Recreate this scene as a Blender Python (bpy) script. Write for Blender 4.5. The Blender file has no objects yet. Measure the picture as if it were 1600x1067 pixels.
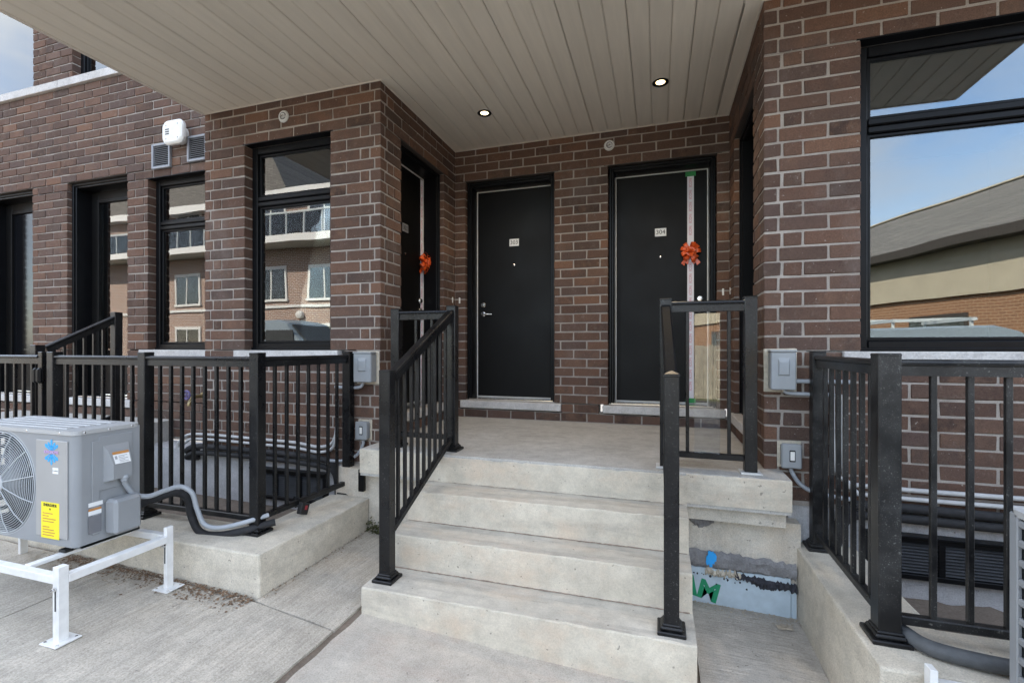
import bpy, bmesh, math, random
from mathutils import Vector, Matrix
random.seed(7)
SC = bpy.context.scene
COL = SC.collection
R = math.radians

# ------------------------------------------------------------------ camera
ZC = 1.46                       # eye height above the foot of the stairs
FPX, CXP, HY = 732.0, 800.0, 543.0   # focal length, centre and horizon in photo pixels
YAW = 17.37
SN, CS = math.sin(R(YAW)), math.cos(R(YAW))
cam_d = bpy.data.cameras.new('camera')
cam_d.sensor_width = 36.0
cam_d.lens = 36.0 * FPX / 1600.0
cam_d.shift_y = 9.5 / 1600.0
cam_d.clip_start = 0.05
cam_d.clip_end = 2000
cam = bpy.data.objects.new('camera', cam_d)
COL.objects.link(cam)
cam.location = (0, 0, ZC)
cam.rotation_euler = (R(90), 0, R(YAW))
SC.camera = cam

# ------------------------------------------------------------------ sky, sun, exposure
SUN_AZ, SUN_EL = -28.0, 40.0      # the sun stands behind the house: this front is in open shade
SC.view_settings.view_transform = 'Standard'
SC.view_settings.look = 'None'
SC.view_settings.exposure = 2.72
SC.cycles.caustics_reflective = False
SC.cycles.caustics_refractive = False
SC.view_settings.gamma = 1.0
world = bpy.data.worlds.new('World')
SC.world = world
world.use_nodes = True
wn, wl = world.node_tree.nodes, world.node_tree.links
bg = wn['Background']
sky = wn.new('ShaderNodeTexSky')
sky.sky_type = 'NISHITA'
sky.sun_disc = False
sky.sun_elevation = R(SUN_EL)
sky.sun_rotation = R(SUN_AZ)
sky.air_density = 1.0
sky.dust_density = 0.8
tc = wn.new('ShaderNodeTexCoord')
mp = wn.new('ShaderNodeMapping')
mp.inputs['Scale'].default_value = (1.0, 1.0, 2.6)
nz = wn.new('ShaderNodeTexNoise')
nz.inputs['Scale'].default_value = 1.9
nz.inputs['Detail'].default_value = 7
nz.inputs['Roughness'].default_value = 0.58
cr = wn.new('ShaderNodeValToRGB')
cr.color_ramp.elements[0].position = 0.36
cr.color_ramp.elements[1].position = 0.66
mx = wn.new('ShaderNodeMix')
mx.data_type = 'RGBA'
mx.inputs['B'].default_value = (3.7, 3.85, 4.05, 1)
wl.new(tc.outputs['Generated'], mp.inputs['Vector'])
wl.new(mp.outputs['Vector'], nz.inputs['Vector'])
wl.new(nz.outputs['Fac'], cr.inputs['Fac'])
wl.new(cr.outputs['Color'], mx.inputs['Factor'])
wl.new(sky.outputs['Color'], mx.inputs['A'])
wl.new(mx.outputs['Result'], bg.inputs['Color'])
bg.inputs['Strength'].default_value = 0.13

sun_d = bpy.data.lights.new('sun', 'SUN')
sun_d.energy = 3.4
sun_d.angle = R(0.6)
sun_d.color = (1.0, 0.9, 0.76)
sun = bpy.data.objects.new('sun', sun_d)
COL.objects.link(sun)
tos = Vector((math.sin(R(SUN_AZ)) * math.cos(R(SUN_EL)), math.cos(R(SUN_AZ)) * math.cos(R(SUN_EL)), math.sin(R(SUN_EL))))
sun.rotation_euler = tos.to_track_quat('Z', 'Y').to_euler()
sun.location = (-6, 12, 16)

# ------------------------------------------------------------------ photo pixel -> place on a known plane
def pxu(px): return (px - CXP) / FPX
def wx(px, Y):                    # X where a pixel column meets the plane y = Y
    u = pxu(px); return Y * (-SN + u * CS) / (CS + u * SN)
def wy(px, X):                    # Y where a pixel column meets the plane x = X
    u = pxu(px); return X * (CS + u * SN) / (-SN + u * CS)
def wz(px, py, Y):                # world height of a pixel on the plane y = Y
    u = pxu(px); return ZC + (HY - py) / FPX * Y / (CS + u * SN)
def proj(p):
    x, y, z = p[0], p[1], p[2] - ZC
    d = -SN * x + CS * y
    if d < 0.05: return None
    return (CXP + FPX * (CS * x + SN * y) / d, HY - FPX * z / d, d)

# ------------------------------------------------------------------ materials
MATS = {}
class NT:
    def __init__(s, name):
        s.m = bpy.data.materials.new(name); s.m.use_nodes = True
        s.n, s.l = s.m.node_tree.nodes, s.m.node_tree.links
        s.b = s.n['Principled BSDF']
        MATS[name] = s.m
    def node(s, t, **kw):
        o = s.n.new(t)
        for k, v in kw.items():
            if k in o.inputs: o.inputs[k].default_value = v
            else: setattr(o, k, v)
        return o
    def link(s, a, b): s.l.new(a, b)
    def coord(s, kind='Object', scale=(1, 1, 1)):
        t = s.node('ShaderNodeTexCoord')
        m = s.node('ShaderNodeMapping'); m.inputs['Scale'].default_value = scale
        s.link(t.outputs[kind], m.inputs['Vector']); return m.outputs['Vector']
    def geo(s, scale=(1, 1, 1)):
        t = s.node('ShaderNodeNewGeometry')
        m = s.node('ShaderNodeMapping'); m.inputs['Scale'].default_value = scale
        s.link(t.outputs['Position'], m.inputs['Vector']); return m.outputs['Vector']
    def noise(s, vec, scale, detail=4, rough=0.55):
        n = s.node('ShaderNodeTexNoise'); n.inputs['Scale'].default_value = scale
        n.inputs['Detail'].default_value = detail; n.inputs['Roughness'].default_value = rough
        s.link(vec, n.inputs['Vector']); return n.outputs['Fac']
    def ramp(s, fac, stops):
        r = s.node('ShaderNodeValToRGB'); e = r.color_ramp.elements
        while len(e) < len(stops): e.new(0.5)
        for i, (p, c) in enumerate(stops):
            e[i].position = p; e[i].color = (c, c, c, 1) if isinstance(c, (int, float)) else (*c, 1)
        s.link(fac, r.inputs['Fac']); return r.outputs['Color']
    def mix(s, fac, a, b, mode='MIX'):
        m = s.node('ShaderNodeMix'); m.data_type = 'RGBA'; m.blend_type = mode
        for k, v in (('Factor', fac), ('A', a), ('B', b)):
            if isinstance(v, (int, float)): m.inputs[k].default_value = v if k == 'Factor' else (v, v, v, 1)
            elif isinstance(v, tuple): m.inputs[k].default_value = (*v, 1)
            else: s.link(v, m.inputs[k])
        return m.outputs['Result']
    def math(s, op, a, b=0.0):
        m = s.node('ShaderNodeMath'); m.operation = op
        for i, v in enumerate((a, b)):
            if isinstance(v, (int, float)): m.inputs[i].default_value = v
            else: s.link(v, m.inputs[i])
        return m.outputs[0]
    def bump(s, h, strength=0.3, dist=0.01):
        b = s.node('ShaderNodeBump'); b.inputs['Strength'].default_value = strength; b.inputs['Distance'].default_value = dist
        s.link(h, b.inputs['Height']); s.link(b.outputs['Normal'], s.b.inputs['Normal'])
    def color(s, c):
        if isinstance(c, tuple): s.b.inputs['Base Color'].default_value = (*c, 1)
        else: s.link(c, s.b.inputs['Base Color'])
    def rough(s, r):
        if isinstance(r, (int, float)): s.b.inputs['Roughness'].default_value = r
        else: s.link(r, s.b.inputs['Roughness'])

def plain(name, col, rough=0.5, metal=0.0, var=0.12, scale=14, bump=0.0, spec=None):
    t = NT(name); v = t.geo()
    n = t.noise(v, scale, 5)
    k = t.ramp(n, [(0.3, 1 - var), (0.7, 1 + var * 0.6)])
    t.color(t.mix(1.0, col, k, 'MULTIPLY'))
    t.rough(rough); t.b.inputs['Metallic'].default_value = metal
    if spec is not None: t.b.inputs['Specular IOR Level'].default_value = spec
    if bump: t.bump(t.noise(v, scale * 8, 3), bump, 0.004)
    return t.m

# brick: every piece has its own tint
def brick_mat():
    t = NT('brick')
    oi = t.node('ShaderNodeObjectInfo'); ge = t.node('ShaderNodeNewGeometry')
    rnd = t.math('FRACT', t.math('ADD', oi.outputs['Random'], ge.outputs['Random Per Island']))
    rnd2 = t.math('FRACT', t.math('MULTIPLY', rnd, 7.31))
    base = t.ramp(rnd, [(0.0, (0.061, 0.039, 0.031)), (0.22, (0.109, 0.062, 0.045)), (0.40, (0.083, 0.055, 0.044)),
                        (0.60, (0.131, 0.072, 0.050)), (0.80, (0.092, 0.061, 0.051)), (1.0, (0.161, 0.086, 0.055))])
    v = t.geo()
    mott = t.noise(v, 9, 5, 0.65)
    c = t.mix(t.ramp(mott, [(0.42, 0.0), (0.7, 0.75)]), base, t.mix(rnd2, (0.175, 0.100, 0.066), (0.060, 0.044, 0.039)))
    grit = t.noise(v, 160, 3, 0.7)
    c = t.mix(1.0, c, t.ramp(grit, [(0.25, 0.62), (0.5, 1.0), (0.75, 1.25)]), 'MULTIPLY')
    sm = t.noise(v, 23, 6, 0.7)
    c = t.mix(t.ramp(sm, [(0.57, 0.0), (0.76, 0.45)]), c, (0.22, 0.18, 0.15))      # mortar smears
    spk = t.noise(v, 70, 2, 0.5)
    c = t.mix(t.ramp(spk, [(0.72, 0.0), (0.76, 0.55)]), c, (0.42, 0.38, 0.34))
    eff = t.noise(t.geo((1, 1, 0.6)), 1.7, 7, 0.7)
    c = t.mix(t.ramp(eff, [(0.56, 0.0), (0.80, 0.30)]), c, (0.30, 0.265, 0.24))      # salt bloom
    t.color(c); t.rough(0.9); t.b.inputs['Specular IOR Level'].default_value = 0.25
    h = t.math('ADD', grit, t.math('MULTIPLY', sm, 1.4))
    t.bump(h, 0.45, 0.004)
brick_mat()
def mortar_mat():
    t = NT('mortar'); v = t.geo()
    n = t.noise(v, 6, 6, 0.6); g = t.noise(v, 220, 3, 0.7)
    c = t.ramp(n, [(0.3, (0.26, 0.228, 0.198)), (0.7, (0.40, 0.358, 0.318))])
    c = t.mix(1.0, c, t.ramp(g, [(0.25, 0.72), (0.75, 1.15)]), 'MULTIPLY')
    t.color(c); t.rough(0.95); t.bump(g, 0.5, 0.003)
mortar_mat()
def concrete(name, a, b, dark, grain=150, streak=None, stain=(0.52, 0.70), stain_amt=0.65, warm=None, brush=None, speck=0.32):
    t = NT(name); v = t.geo()
    n = t.noise(v, 2.3, 8, 0.68)
    c = t.mix(t.ramp(n, [(0.32, 0.0), (0.68, 1.0)]), a, b)
    n2 = t.noise(t.geo(streak or (1, 1, 1)), 3.1, 8, 0.70)
    c = t.mix(t.ramp(n2, [(stain[0], 0.0), (stain[1], stain_amt)]), c, dark)
    n5 = t.noise(v, 11, 6, 0.7)
    c = t.mix(1.0, c, t.ramp(n5, [(0.3, 0.84), (0.7, 1.10)]), 'MULTIPLY')
    if warm:
        n4 = t.noise(t.geo((0.7, 1.3, 1.0)), 4.7, 5, 0.65)
        c = t.mix(t.ramp(n4, [(0.50, 0.0), (0.70, 0.6)]), c, warm)
    g = t.noise(v, grain, 3, 0.8)
    c = t.mix(1.0, c, t.ramp(g, [(0.25, 1 - speck), (0.5, 1.0), (0.75, 1 + speck * .7)]), 'MULTIPLY')
    pits = t.noise(v, 38, 2, 0.5)
    c = t.mix(t.ramp(pits, [(0.72, 0.0), (0.745, 0.6)]), c, (0.14, 0.125, 0.11))
    h = t.math('ADD', t.math('MULTIPLY', n5, 0.8), t.math('MULTIPLY', g, 0.6))
    if brush:
        bn = t.noise(t.geo(brush), 26, 4, 0.65)
        h = t.math('ADD', h, t.math('MULTIPLY', bn, 1.6))
        c = t.mix(1.0, c, t.ramp(bn, [(0.35, 0.86), (0.65, 1.08)]), 'MULTIPLY')
    t.color(c); t.rough(0.88); t.b.inputs['Specular IOR Level'].default_value = 0.3
    t.bump(h, 0.5, 0.006)
    return t.m
concrete('step_concrete', (0.514, 0.463, 0.377), (0.640, 0.585, 0.479), (0.388, 0.352, 0.297), streak=(0.55, 2.2, 2.6), warm=(0.582, 0.463, 0.348), speck=0.17)
concrete('tread_concrete', (0.470, 0.433, 0.365), (0.595, 0.551, 0.470), (0.336, 0.311, 0.269), streak=(0.35, 4.0, 1.0), stain=(0.48, 0.66), stain_amt=0.7, warm=(0.576, 0.471, 0.365), speck=0.17)
concrete('landing_concrete', (0.403, 0.386, 0.355), (0.499, 0.480, 0.442), (0.317, 0.302, 0.278), streak=(0.6, 2.0, 2.0))
concrete('kerb_concrete', (0.523, 0.473, 0.386), (0.650, 0.593, 0.492), (0.407, 0.370, 0.310), streak=(0.8, 0.8, 2.4))
concrete('walk_concrete', (0.425, 0.382, 0.319), (0.515, 0.463, 0.388), (0.336, 0.302, 0.252), grain=130, brush=(3.0, 0.14, 1.0), stain_amt=0.45, speck=0.42)
concrete('pad_concrete', (0.437, 0.390, 0.331), (0.543, 0.487, 0.411), (0.369, 0.330, 0.280), streak=(0.5, 1.4, 1.0), warm=(0.456, 0.366, 0.301))
concrete('strip_concrete', (0.424, 0.389, 0.339), (0.535, 0.492, 0.432), (0.303, 0.281, 0.246), brush=(0.25, 2.6, 1.0))
concrete('foundation_concrete', (0.505, 0.463, 0.391), (0.626, 0.576, 0.493), (0.343, 0.315, 0.279), streak=(2.2, 2.2, 0.5), warm=(0.525, 0.424, 0.307))
concrete('grey_concrete', (0.42, 0.415, 0.42), (0.5, 0.495, 0.5), (0.33, 0.32, 0.315), streak=(1.6, 1.6, 0.5))
concrete('stone_sill', (0.46, 0.44, 0.42), (0.58, 0.56, 0.54), (0.38, 0.36, 0.35), grain=90, stain_amt=0.35)
concrete('membrane', (0.15, 0.145, 0.145), (0.27, 0.265, 0.265), (0.09, 0.085, 0.085), grain=90)
concrete('tar', (0.02, 0.022, 0.03), (0.06, 0.06, 0.07), (0.012, 0.012, 0.016), grain=70)
concrete('soil', (0.15, 0.118, 0.092), (0.22, 0.18, 0.145), (0.08, 0.06, 0.045), grain=90)
concrete('asphalt', (0.045, 0.045, 0.047), (0.07, 0.07, 0.072), (0.03, 0.03, 0.03), grain=120)

def black_metal(name, film_amt, spk_amt, r0, r1, spec):
    t = NT(name); v = t.geo()
    d = t.noise(v, 4.2, 6, 0.68); s = t.noise(v, 95, 2, 0.6); s2 = t.noise(v, 210, 2, 0.6)
    film = t.ramp(d, [(0.40, 0.0), (0.75, film_amt)])
    spk = t.math('ADD', t.ramp(s, [(0.64, 0.0), (0.72, 0.5)]), t.ramp(s2, [(0.62, 0.0), (0.70, 0.35)]))
    fac = t.math('ADD', film, t.math('MULTIPLY', spk, t.ramp(d, [(0.36, 0.0), (0.64, spk_amt)])))
    t.color(t.mix(fac, (0.0052, 0.0054, 0.0062), (0.24, 0.235, 0.22)))
    t.rough(t.ramp(d, [(0.3, r0), (0.75, r1)])); t.b.inputs['Specular IOR Level'].default_value = spec
    t.bump(t.noise(v, 300, 2), 0.10, 0.001)
black_metal('black_metal', 0.035, 0.6, 0.22, 0.42, 0.34)
black_metal('dusty_metal', 0.14, 1.1, 0.26, 0.55, 0.36)
black_metal('satin_metal', 0.02, 0.3, 0.55, 0.65, 0.10)
METAL = 'black_metal'
plain('black_frame', (0.0055, 0.0058, 0.0068), 0.36, var=0.3, scale=8, spec=0.16)
plain('dark_pane', (0.004, 0.0045, 0.006), 0.12, var=0.1, spec=0.3)
plain('rubber_black', (0.012, 0.012, 0.012), 0.75, var=0.3)
def door_paint():
    t = NT('door_paint'); v = t.geo()
    n = t.noise(v, 2.6, 5, 0.6); s = t.noise(t.geo((1, 1, 0.3)), 7, 5, 0.7)
    t.color(t.mix(t.ramp(s, [(0.5, 0.0), (0.8, 0.35)]), (0.0035, 0.0033, 0.0033), (0.008, 0.0077, 0.0077)))
    t.rough(t.ramp(n, [(0.3, 0.42), (0.7, 0.56)])); t.bump(t.noise(v, 380, 2), 0.08, 0.001); t.b.inputs['Specular IOR Level'].default_value = 0.18
door_paint()
plain('white_strip', (0.62, 0.62, 0.60), 0.45, var=0.15)
plain('chrome', (0.75, 0.74, 0.72), 0.22, metal=1.0, var=0.05)
plain('white_plastic', (0.74, 0.73, 0.69), 0.42, var=0.07)
plain('paper_white', (0.78, 0.78, 0.77), 0.7, var=0.05)
def vinyl():
    t = NT('soffit_vinyl'); oi = t.node('ShaderNodeObjectInfo'); v = t.geo()
    k = t.ramp(oi.outputs['Random'], [(0.0, 0.955), (1.0, 1.035)])
    c = t.mix(1.0, (0.77, 0.70, 0.585), k, 'MULTIPLY')
    c = t.mix(1.0, c, t.ramp(t.noise(t.geo((6, 0.5, 1)), 3, 5, 0.6), [(0.3, 0.93), (0.7, 1.04)]), 'MULTIPLY')
    t.color(c); t.rough(0.5); t.bump(t.noise(t.geo((14, 0.6, 1)), 9, 3, 0.6), 0.12, 0.003)
vinyl()
plain('soffit_trim', (0.70, 0.64, 0.545), 0.45, var=0.06)
plain('ac_casing', (0.265, 0.275, 0.285), 0.42, var=0.07, scale=5)
plain('ac_panel', (0.345, 0.337, 0.325), 0.40, var=0.06, scale=5)
plain('ac_lid', (0.40, 0.40, 0.395), 0.40, var=0.06, scale=5)
plain('ac_dark', (0.03, 0.033, 0.035), 0.6)
plain('fan_plastic', (0.05, 0.055, 0.058), 0.4)
plain('guard_wire', (0.44, 0.46, 0.475), 0.35, var=0.05)
plain('stand_white', (0.74, 0.735, 0.72), 0.42, var=0.10, scale=20)
plain('box_grey', (0.27, 0.285, 0.295), 0.5, var=0.07)
plain('conduit_grey', (0.33, 0.35, 0.375), 0.5, var=0.08)
plain('conduit_white', (0.46, 0.46, 0.455), 0.5, var=0.10)
plain('foam_wrap', (0.018, 0.018, 0.02), 0.8, var=0.4, scale=40, bump=0.3)
plain('duct_wrap', (0.075, 0.08, 0.085), 0.6, var=0.25, scale=30, bump=0.2)
plain('spray_foam', (0.55, 0.49, 0.39), 0.9, var=0.2, scale=40, bump=0.5)
plain('louvre_metal', (0.055, 0.058, 0.064), 0.45, var=0.2)
plain('vent_grey', (0.27, 0.285, 0.31), 0.45, var=0.08)
plain('dark_hole', (0.012, 0.012, 0.014), 0.9)
plain('yellow_label', (0.85, 0.72, 0.02), 0.5, var=0.04)
plain('ink', (0.02, 0.02, 0.02), 0.6)
plain('grey_ink', (0.16, 0.16, 0.17), 0.6)
plain('pale_ink', (0.36, 0.36, 0.37), 0.6)
plain('pink_ink', (0.62, 0.20, 0.26), 0.6)
plain('tape_white', (0.74, 0.71, 0.75), 0.55, var=0.06)
plain('tape_green', (0.015, 0.24, 0.055), 0.5)
plain('flake_blue', (0.03, 0.36, 0.75), 0.5, var=0.05)
plain('flake_pink', (0.55, 0.36, 0.62), 0.5, var=0.05)
plain('orange_label', (0.50, 0.22, 0.06), 0.6)
plain('board_blue', (0.45, 0.54, 0.60), 0.55, var=0.12, scale=18)
plain('letter_green', (0.01, 0.26, 0.12), 0.5)
plain('spray_blue', (0.02, 0.33, 0.78), 0.6, var=0.1)
plain('red_plastic', (0.28, 0.02, 0.03), 0.4)
plain('leaf_brown', (0.17, 0.10, 0.055), 0.8, var=0.4, scale=60)
plain('leaf_pale', (0.42, 0.36, 0.28), 0.8, var=0.3, scale=60)
plain('moss', (0.085, 0.09, 0.035), 0.95, var=0.5, scale=50)
plain('seam_dirt', (0.30, 0.235, 0.185), 0.95, var=0.4, scale=40)
plain('brass', (0.35, 0.27, 0.14), 0.4, metal=0.8)
plain('hose_wheel', (0.12, 0.10, 0.24), 0.45)
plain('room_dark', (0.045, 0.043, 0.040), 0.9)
plain('blind', (0.10, 0.10, 0.095), 0.8)
plain('copper', (0.45, 0.22, 0.10), 0.4, metal=0.6)
def ribbon():
    t = NT('ribbon'); v = t.geo()
    n = t.noise(v, 60, 3)
    t.color(t.ramp(n, [(0.3, (0.55, 0.06, 0.012)), (0.7, (0.80, 0.13, 0.025))])); t.rough(0.3)
    t.b.inputs['Subsurface Weight'].default_value = 0.0
ribbon()
# far side of the street (seen in the window panes)
plain('stucco_beige', (0.50, 0.44, 0.33), 0.9, var=0.08, scale=2)
plain('fascia_brown', (0.06, 0.05, 0.042), 0.7)
plain('white_trim', (0.72, 0.71, 0.68), 0.6, var=0.06)
plain('van_paint', (0.24, 0.29, 0.33), 0.25, var=0.04)
plain('tyre', (0.015, 0.015, 0.015), 0.8)
plain('rim', (0.45, 0.45, 0.45), 0.35, metal=0.7)
plain('lamp_glass', (0.5, 0.5, 0.5), 0.1)
plain('tail_red', (0.3, 0.01, 0.01), 0.3)
plain('fence_wood', (0.30, 0.27, 0.21), 0.85, var=0.25, scale=6)
plain('far_rail', (0.55, 0.58, 0.58), 0.3)
def bricktex(name, c1, c2, mortar, sx=4.0, axis='XZ'):
    t = NT(name)
    g = t.node('ShaderNodeNewGeometry'); sp = t.node('ShaderNodeSeparateXYZ'); cb = t.node('ShaderNodeCombineXYZ')
    t.link(g.outputs['Position'], sp.inputs[0])
    t.link(t.math('ADD', sp.outputs[0], sp.outputs[1]), cb.inputs[0]); t.link(sp.outputs[2], cb.inputs[1])
    b = t.node('ShaderNodeTexBrick'); b.inputs['Scale'].default_value = 1.0
    b.inputs['Brick Width'].default_value = 0.26; b.inputs['Row Height'].default_value = 0.087; b.inputs['Mortar Size'].default_value = 0.008
    b.inputs['Color1'].default_value = (*c1, 1); b.inputs['Color2'].default_value = (*c2, 1); b.inputs['Mortar'].default_value = (*mortar, 1)
    t.link(cb.outputs[0], b.inputs['Vector']); t.color(b.outputs['Color']); t.rough(0.9)
    t.bump(b.outputs['Fac'], -0.4, 0.006)
bricktex('far_brick', (0.33, 0.205, 0.15), (0.27, 0.18, 0.145), (0.58, 0.54, 0.49))
bricktex('orange_brick', (0.31, 0.155, 0.08), (0.26, 0.13, 0.07), (0.45, 0.33, 0.22))
def shingle():
    t = NT('shingle')
    g = t.node('ShaderNodeNewGeometry'); sp = t.node('ShaderNodeSeparateXYZ'); cb = t.node('ShaderNodeCombineXYZ')
    t.link(g.outputs['Position'], sp.inputs[0]); t.link(sp.outputs[0], cb.inputs[0]); t.link(sp.outputs[2], cb.inputs[1])
    b = t.node('ShaderNodeTexBrick'); b.inputs['Scale'].default_value = 1.0
    b.inputs['Brick Width'].default_value = 0.32; b.inputs['Row Height'].default_value = 0.075; b.inputs['Mortar Size'].default_value = 0.008
    b.inputs['Color1'].default_value = (0.22, 0.205, 0.185, 1); b.inputs['Color2'].default_value = (0.16, 0.15, 0.138, 1); b.inputs['Mortar'].default_value = (0.07, 0.065, 0.06, 1)
    t.link(cb.outputs[0], b.inputs['Vector']); t.color(b.outputs['Color']); t.rough(0.95)
shingle()

def glass(name, refl, tint=(0.55, 0.6, 0.6)):
    m = bpy.data.materials.new(name); m.use_nodes = True; MATS[name] = m
    n, l = m.node_tree.nodes, m.node_tree.links
    n.remove(n['Principled BSDF']); out = n['Material Output']
    g = n.new('ShaderNodeBsdfGlossy'); g.inputs['Roughness'].default_value = 0.0; g.inputs['Color'].default_value = (0.93, 0.96, 0.98, 1)
    t = n.new('ShaderNodeBsdfTransparent'); t.inputs['Color'].default_value = (*tint, 1)
    f = n.new('ShaderNodeFresnel'); f.inputs['IOR'].default_value = 1.5
    a = n.new('ShaderNodeMath'); a.operation = 'ADD'; a.use_clamp = True; a.inputs[1].default_value = refl
    x = n.new('ShaderNodeMixShader')
    # slight waviness of float glass
    ge = n.new('ShaderNodeNewGeometry'); no = n.new('ShaderNodeTexNoise'); no.inputs['Scale'].default_value = 1.6; no.inputs['Detail'].default_value = 1
    bu = n.new('ShaderNodeBump'); bu.inputs['Strength'].default_value = 0.03; bu.inputs['Distance'].default_value = 0.05
    l.new(ge.outputs['Position'], no.inputs['Vector']); l.new(no.outputs['Fac'], bu.inputs['Height']); l.new(bu.outputs['Normal'], g.inputs['Normal'])
    l.new(f.outputs[0], a.inputs[0]); l.new(a.outputs[0], x.inputs['Fac']); l.new(t.outputs[0], x.inputs[1]); l.new(g.outputs[0], x.inputs[2])
    l.new(x.outputs[0], out.inputs['Surface'])
glass('window_glass', 0.085)
glass('door_glass', 0.0, (0.3, 0.32, 0.32))
glass('clear_sheet', 0.05, (0.97, 0.98, 0.98))
def lamp_face():
    t = NT('lamp_face'); t.color((0.9, 0.85, 0.7))
    t.b.inputs['Emission Color'].default_value = (1.0, 0.76, 0.42, 1); t.b.inputs['Emission Strength'].default_value = 1.1
lamp_face()

# ------------------------------------------------------------------ mesh helpers
class MB:
    def __init__(s): s.v, s.f, s.sm = [], [], []
    def add(s, vs, fs, M=None, smooth=False):
        o = len(s.v)
        s.v += [tuple(M @ Vector(p)) if M else tuple(p) for p in vs]
        s.f += [tuple(i + o for i in f) for f in fs]; s.sm += [smooth] * len(fs)
        return s
    def hull(s, vs, fs, M=None):          # convex piece: turn every face outward
        c = sum((Vector(p) for p in vs), Vector()) / len(vs); out = []
        for f in fs:
            a, b, d = (Vector(vs[f[i]]) for i in (0, 1, 2))
            if (b - a).cross(d - b).dot(a - c) < 0: f = tuple(reversed(f))
            out.append(f)
        return s.add(vs, out, M)
    def box(s, x0, x1, y0, y1, z0, z1, b=0.0, M=None, jit=0.0):
        if b <= 0:
            vs = [(x, y, z) for x in (x0, x1) for y in (y0, y1) for z in (z0, z1)]
            return s.hull(vs, [(0, 1, 3, 2), (4, 5, 7, 6), (0, 1, 5, 4), (2, 3, 7, 6), (0, 2, 6, 4), (1, 3, 7, 5)], M)
        b = min(b, 0.45 * min(x1 - x0, y1 - y0, z1 - z0))
        lo, hi = (x0, y0, z0), (x1, y1, z1); idx = {}; vs = []
        for c in range(8):
            sg = (c & 1, c >> 1 & 1, c >> 2 & 1)
            for a in range(3):
                p = [(hi[k] if sg[k] else lo[k]) if k == a else ((hi[k] - b) if sg[k] else (lo[k] + b)) for k in range(3)]
                if jit: p = [q + random.uniform(-jit, jit) for q in p]
                idx[c, a] = len(vs); vs.append(tuple(p))
        fs = []
        for a in range(3):
            o1, o2 = [k for k in range(3) if k != a]
            for sgn in (0, 1):
                cs = [sgn << a | p << o1 | q << o2 for p, q in ((0, 0), (1, 0), (1, 1), (0, 1))]
                fs.append(tuple(idx[c, a] for c in cs))
            for p in (0, 1):
                for q in (0, 1):
                    c0 = p << o1 | q << o2; c1 = c0 | 1 << a
                    fs.append((idx[c0, o1], idx[c1, o1], idx[c1, o2], idx[c0, o2]))
        fs += [tuple(idx[c, a] for a in range(3)) for c in range(8)]
        return s.hull(vs, fs, M)
    def lathe(s, prof, n=24, M=None, smooth=True):      # prof: (radius, height) about z
        vs, fs = [], []
        for r, z in prof: vs += [(r * math.cos(2 * math.pi * i / n), r * math.sin(2 * math.pi * i / n), z) for i in range(n)]
        for k in range(len(prof) - 1):
            for i in range(n):
                j = (i + 1) % n; fs.append((k * n + i, k * n + j, (k + 1) * n + j, (k + 1) * n + i))
        fs.append(tuple(range(n - 1, -1, -1))); fs.append(tuple((len(prof) - 1) * n + i for i in range(n)))
        return s.add(vs, fs, M, smooth)
    def tube(s, pts, r, n=10, closed=False, cap=True):
        P = [Vector(p) for p in pts]; m = len(P); fr = None; vs = []; fs = []
        for i in range(m):
            if closed: t = P[(i + 1) % m] - P[i - 1]
            else: t = P[min(i + 1, m - 1)] - P[max(i - 1, 0)]
            t.normalize()
            if fr is None: fr = t.orthogonal().normalized()
            else: fr = (fr - t * fr.dot(t)).normalized()
            w = t.cross(fr); rr = r[i] if isinstance(r, (list, tuple)) else r
            vs += [tuple(P[i] + (fr * math.cos(2 * math.pi * k / n) + w * math.sin(2 * math.pi * k / n)) * rr) for k in range(n)]
        for i in range(m if closed else m - 1):
            a, b = i * n, ((i + 1) % m) * n
            for k in range(n): fs.append((a + k, a + (k + 1) % n, b + (k + 1) % n, b + k))
        s.add(vs, fs, None, True)
        if cap and not closed: s.add([vs[k] for k in range(n)], [tuple(range(n - 1, -1, -1))]); s.add(vs[-n:], [tuple(range(n))])
        return s
    def prism(s, poly, y0, y1, M=None):     # polygon in x,z pushed along y
        n = len(poly); vs = [(x, y0, z) for x, z in poly] + [(x, y1, z) for x, z in poly]
        ar = sum(poly[i][0] * poly[(i + 1) % n][1] - poly[(i + 1) % n][0] * poly[i][1] for i in range(n))
        fs = [tuple(range(n)), tuple(range(2 * n - 1, n - 1, -1))] + [(i, n + i, n + (i + 1) % n, (i + 1) % n) for i in range(n)]
        if ar < 0: fs = [tuple(reversed(f)) for f in fs]
        return s.add(vs, fs, M)
    def mesh(s, name, mat):
        me = bpy.data.meshes.new(name); me.from_pydata(s.v, [], s.f)
        me.materials.append(MATS[mat])
        me.polygons.foreach_set('use_smooth', s.sm); me.update()
        if any(s.sm): me.set_sharp_from_angle(angle=R(38))
        return me
    def obj(s, name, mat, parent=None, M=None): return put(name, s.mesh(name, mat), parent, M)
def put(name, me, parent=None, M=None):
    o = bpy.data.objects.new(name, me); COL.objects.link(o)
    if parent: o.parent = parent
    if M is not None: o.matrix_basis = M
    return o
def tag(o, label, cat, group=None, kind=None):
    if label: o['label'] = label
    if cat: o['category'] = cat
    if group: o['group'] = group
    if kind: o['kind'] = kind
    return o
def thing(name, label, cat, M=None, group=None):
    o = bpy.data.objects.new(name, None); COL.objects.link(o); o.empty_display_size = 0.1
    if M is not None: o.matrix_basis = M
    return tag(o, label, cat, group)
def T(x, y, z, rz=0): return Matrix.Translation((x, y, z)) @ Matrix.Rotation(R(rz), 4, 'Z')
def RX(a): return Matrix.Rotation(R(a), 4, 'X')
def RY(a): return Matrix.Rotation(R(a), 4, 'Y')
def RZ(a): return Matrix.Rotation(R(a), 4, 'Z')
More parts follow.
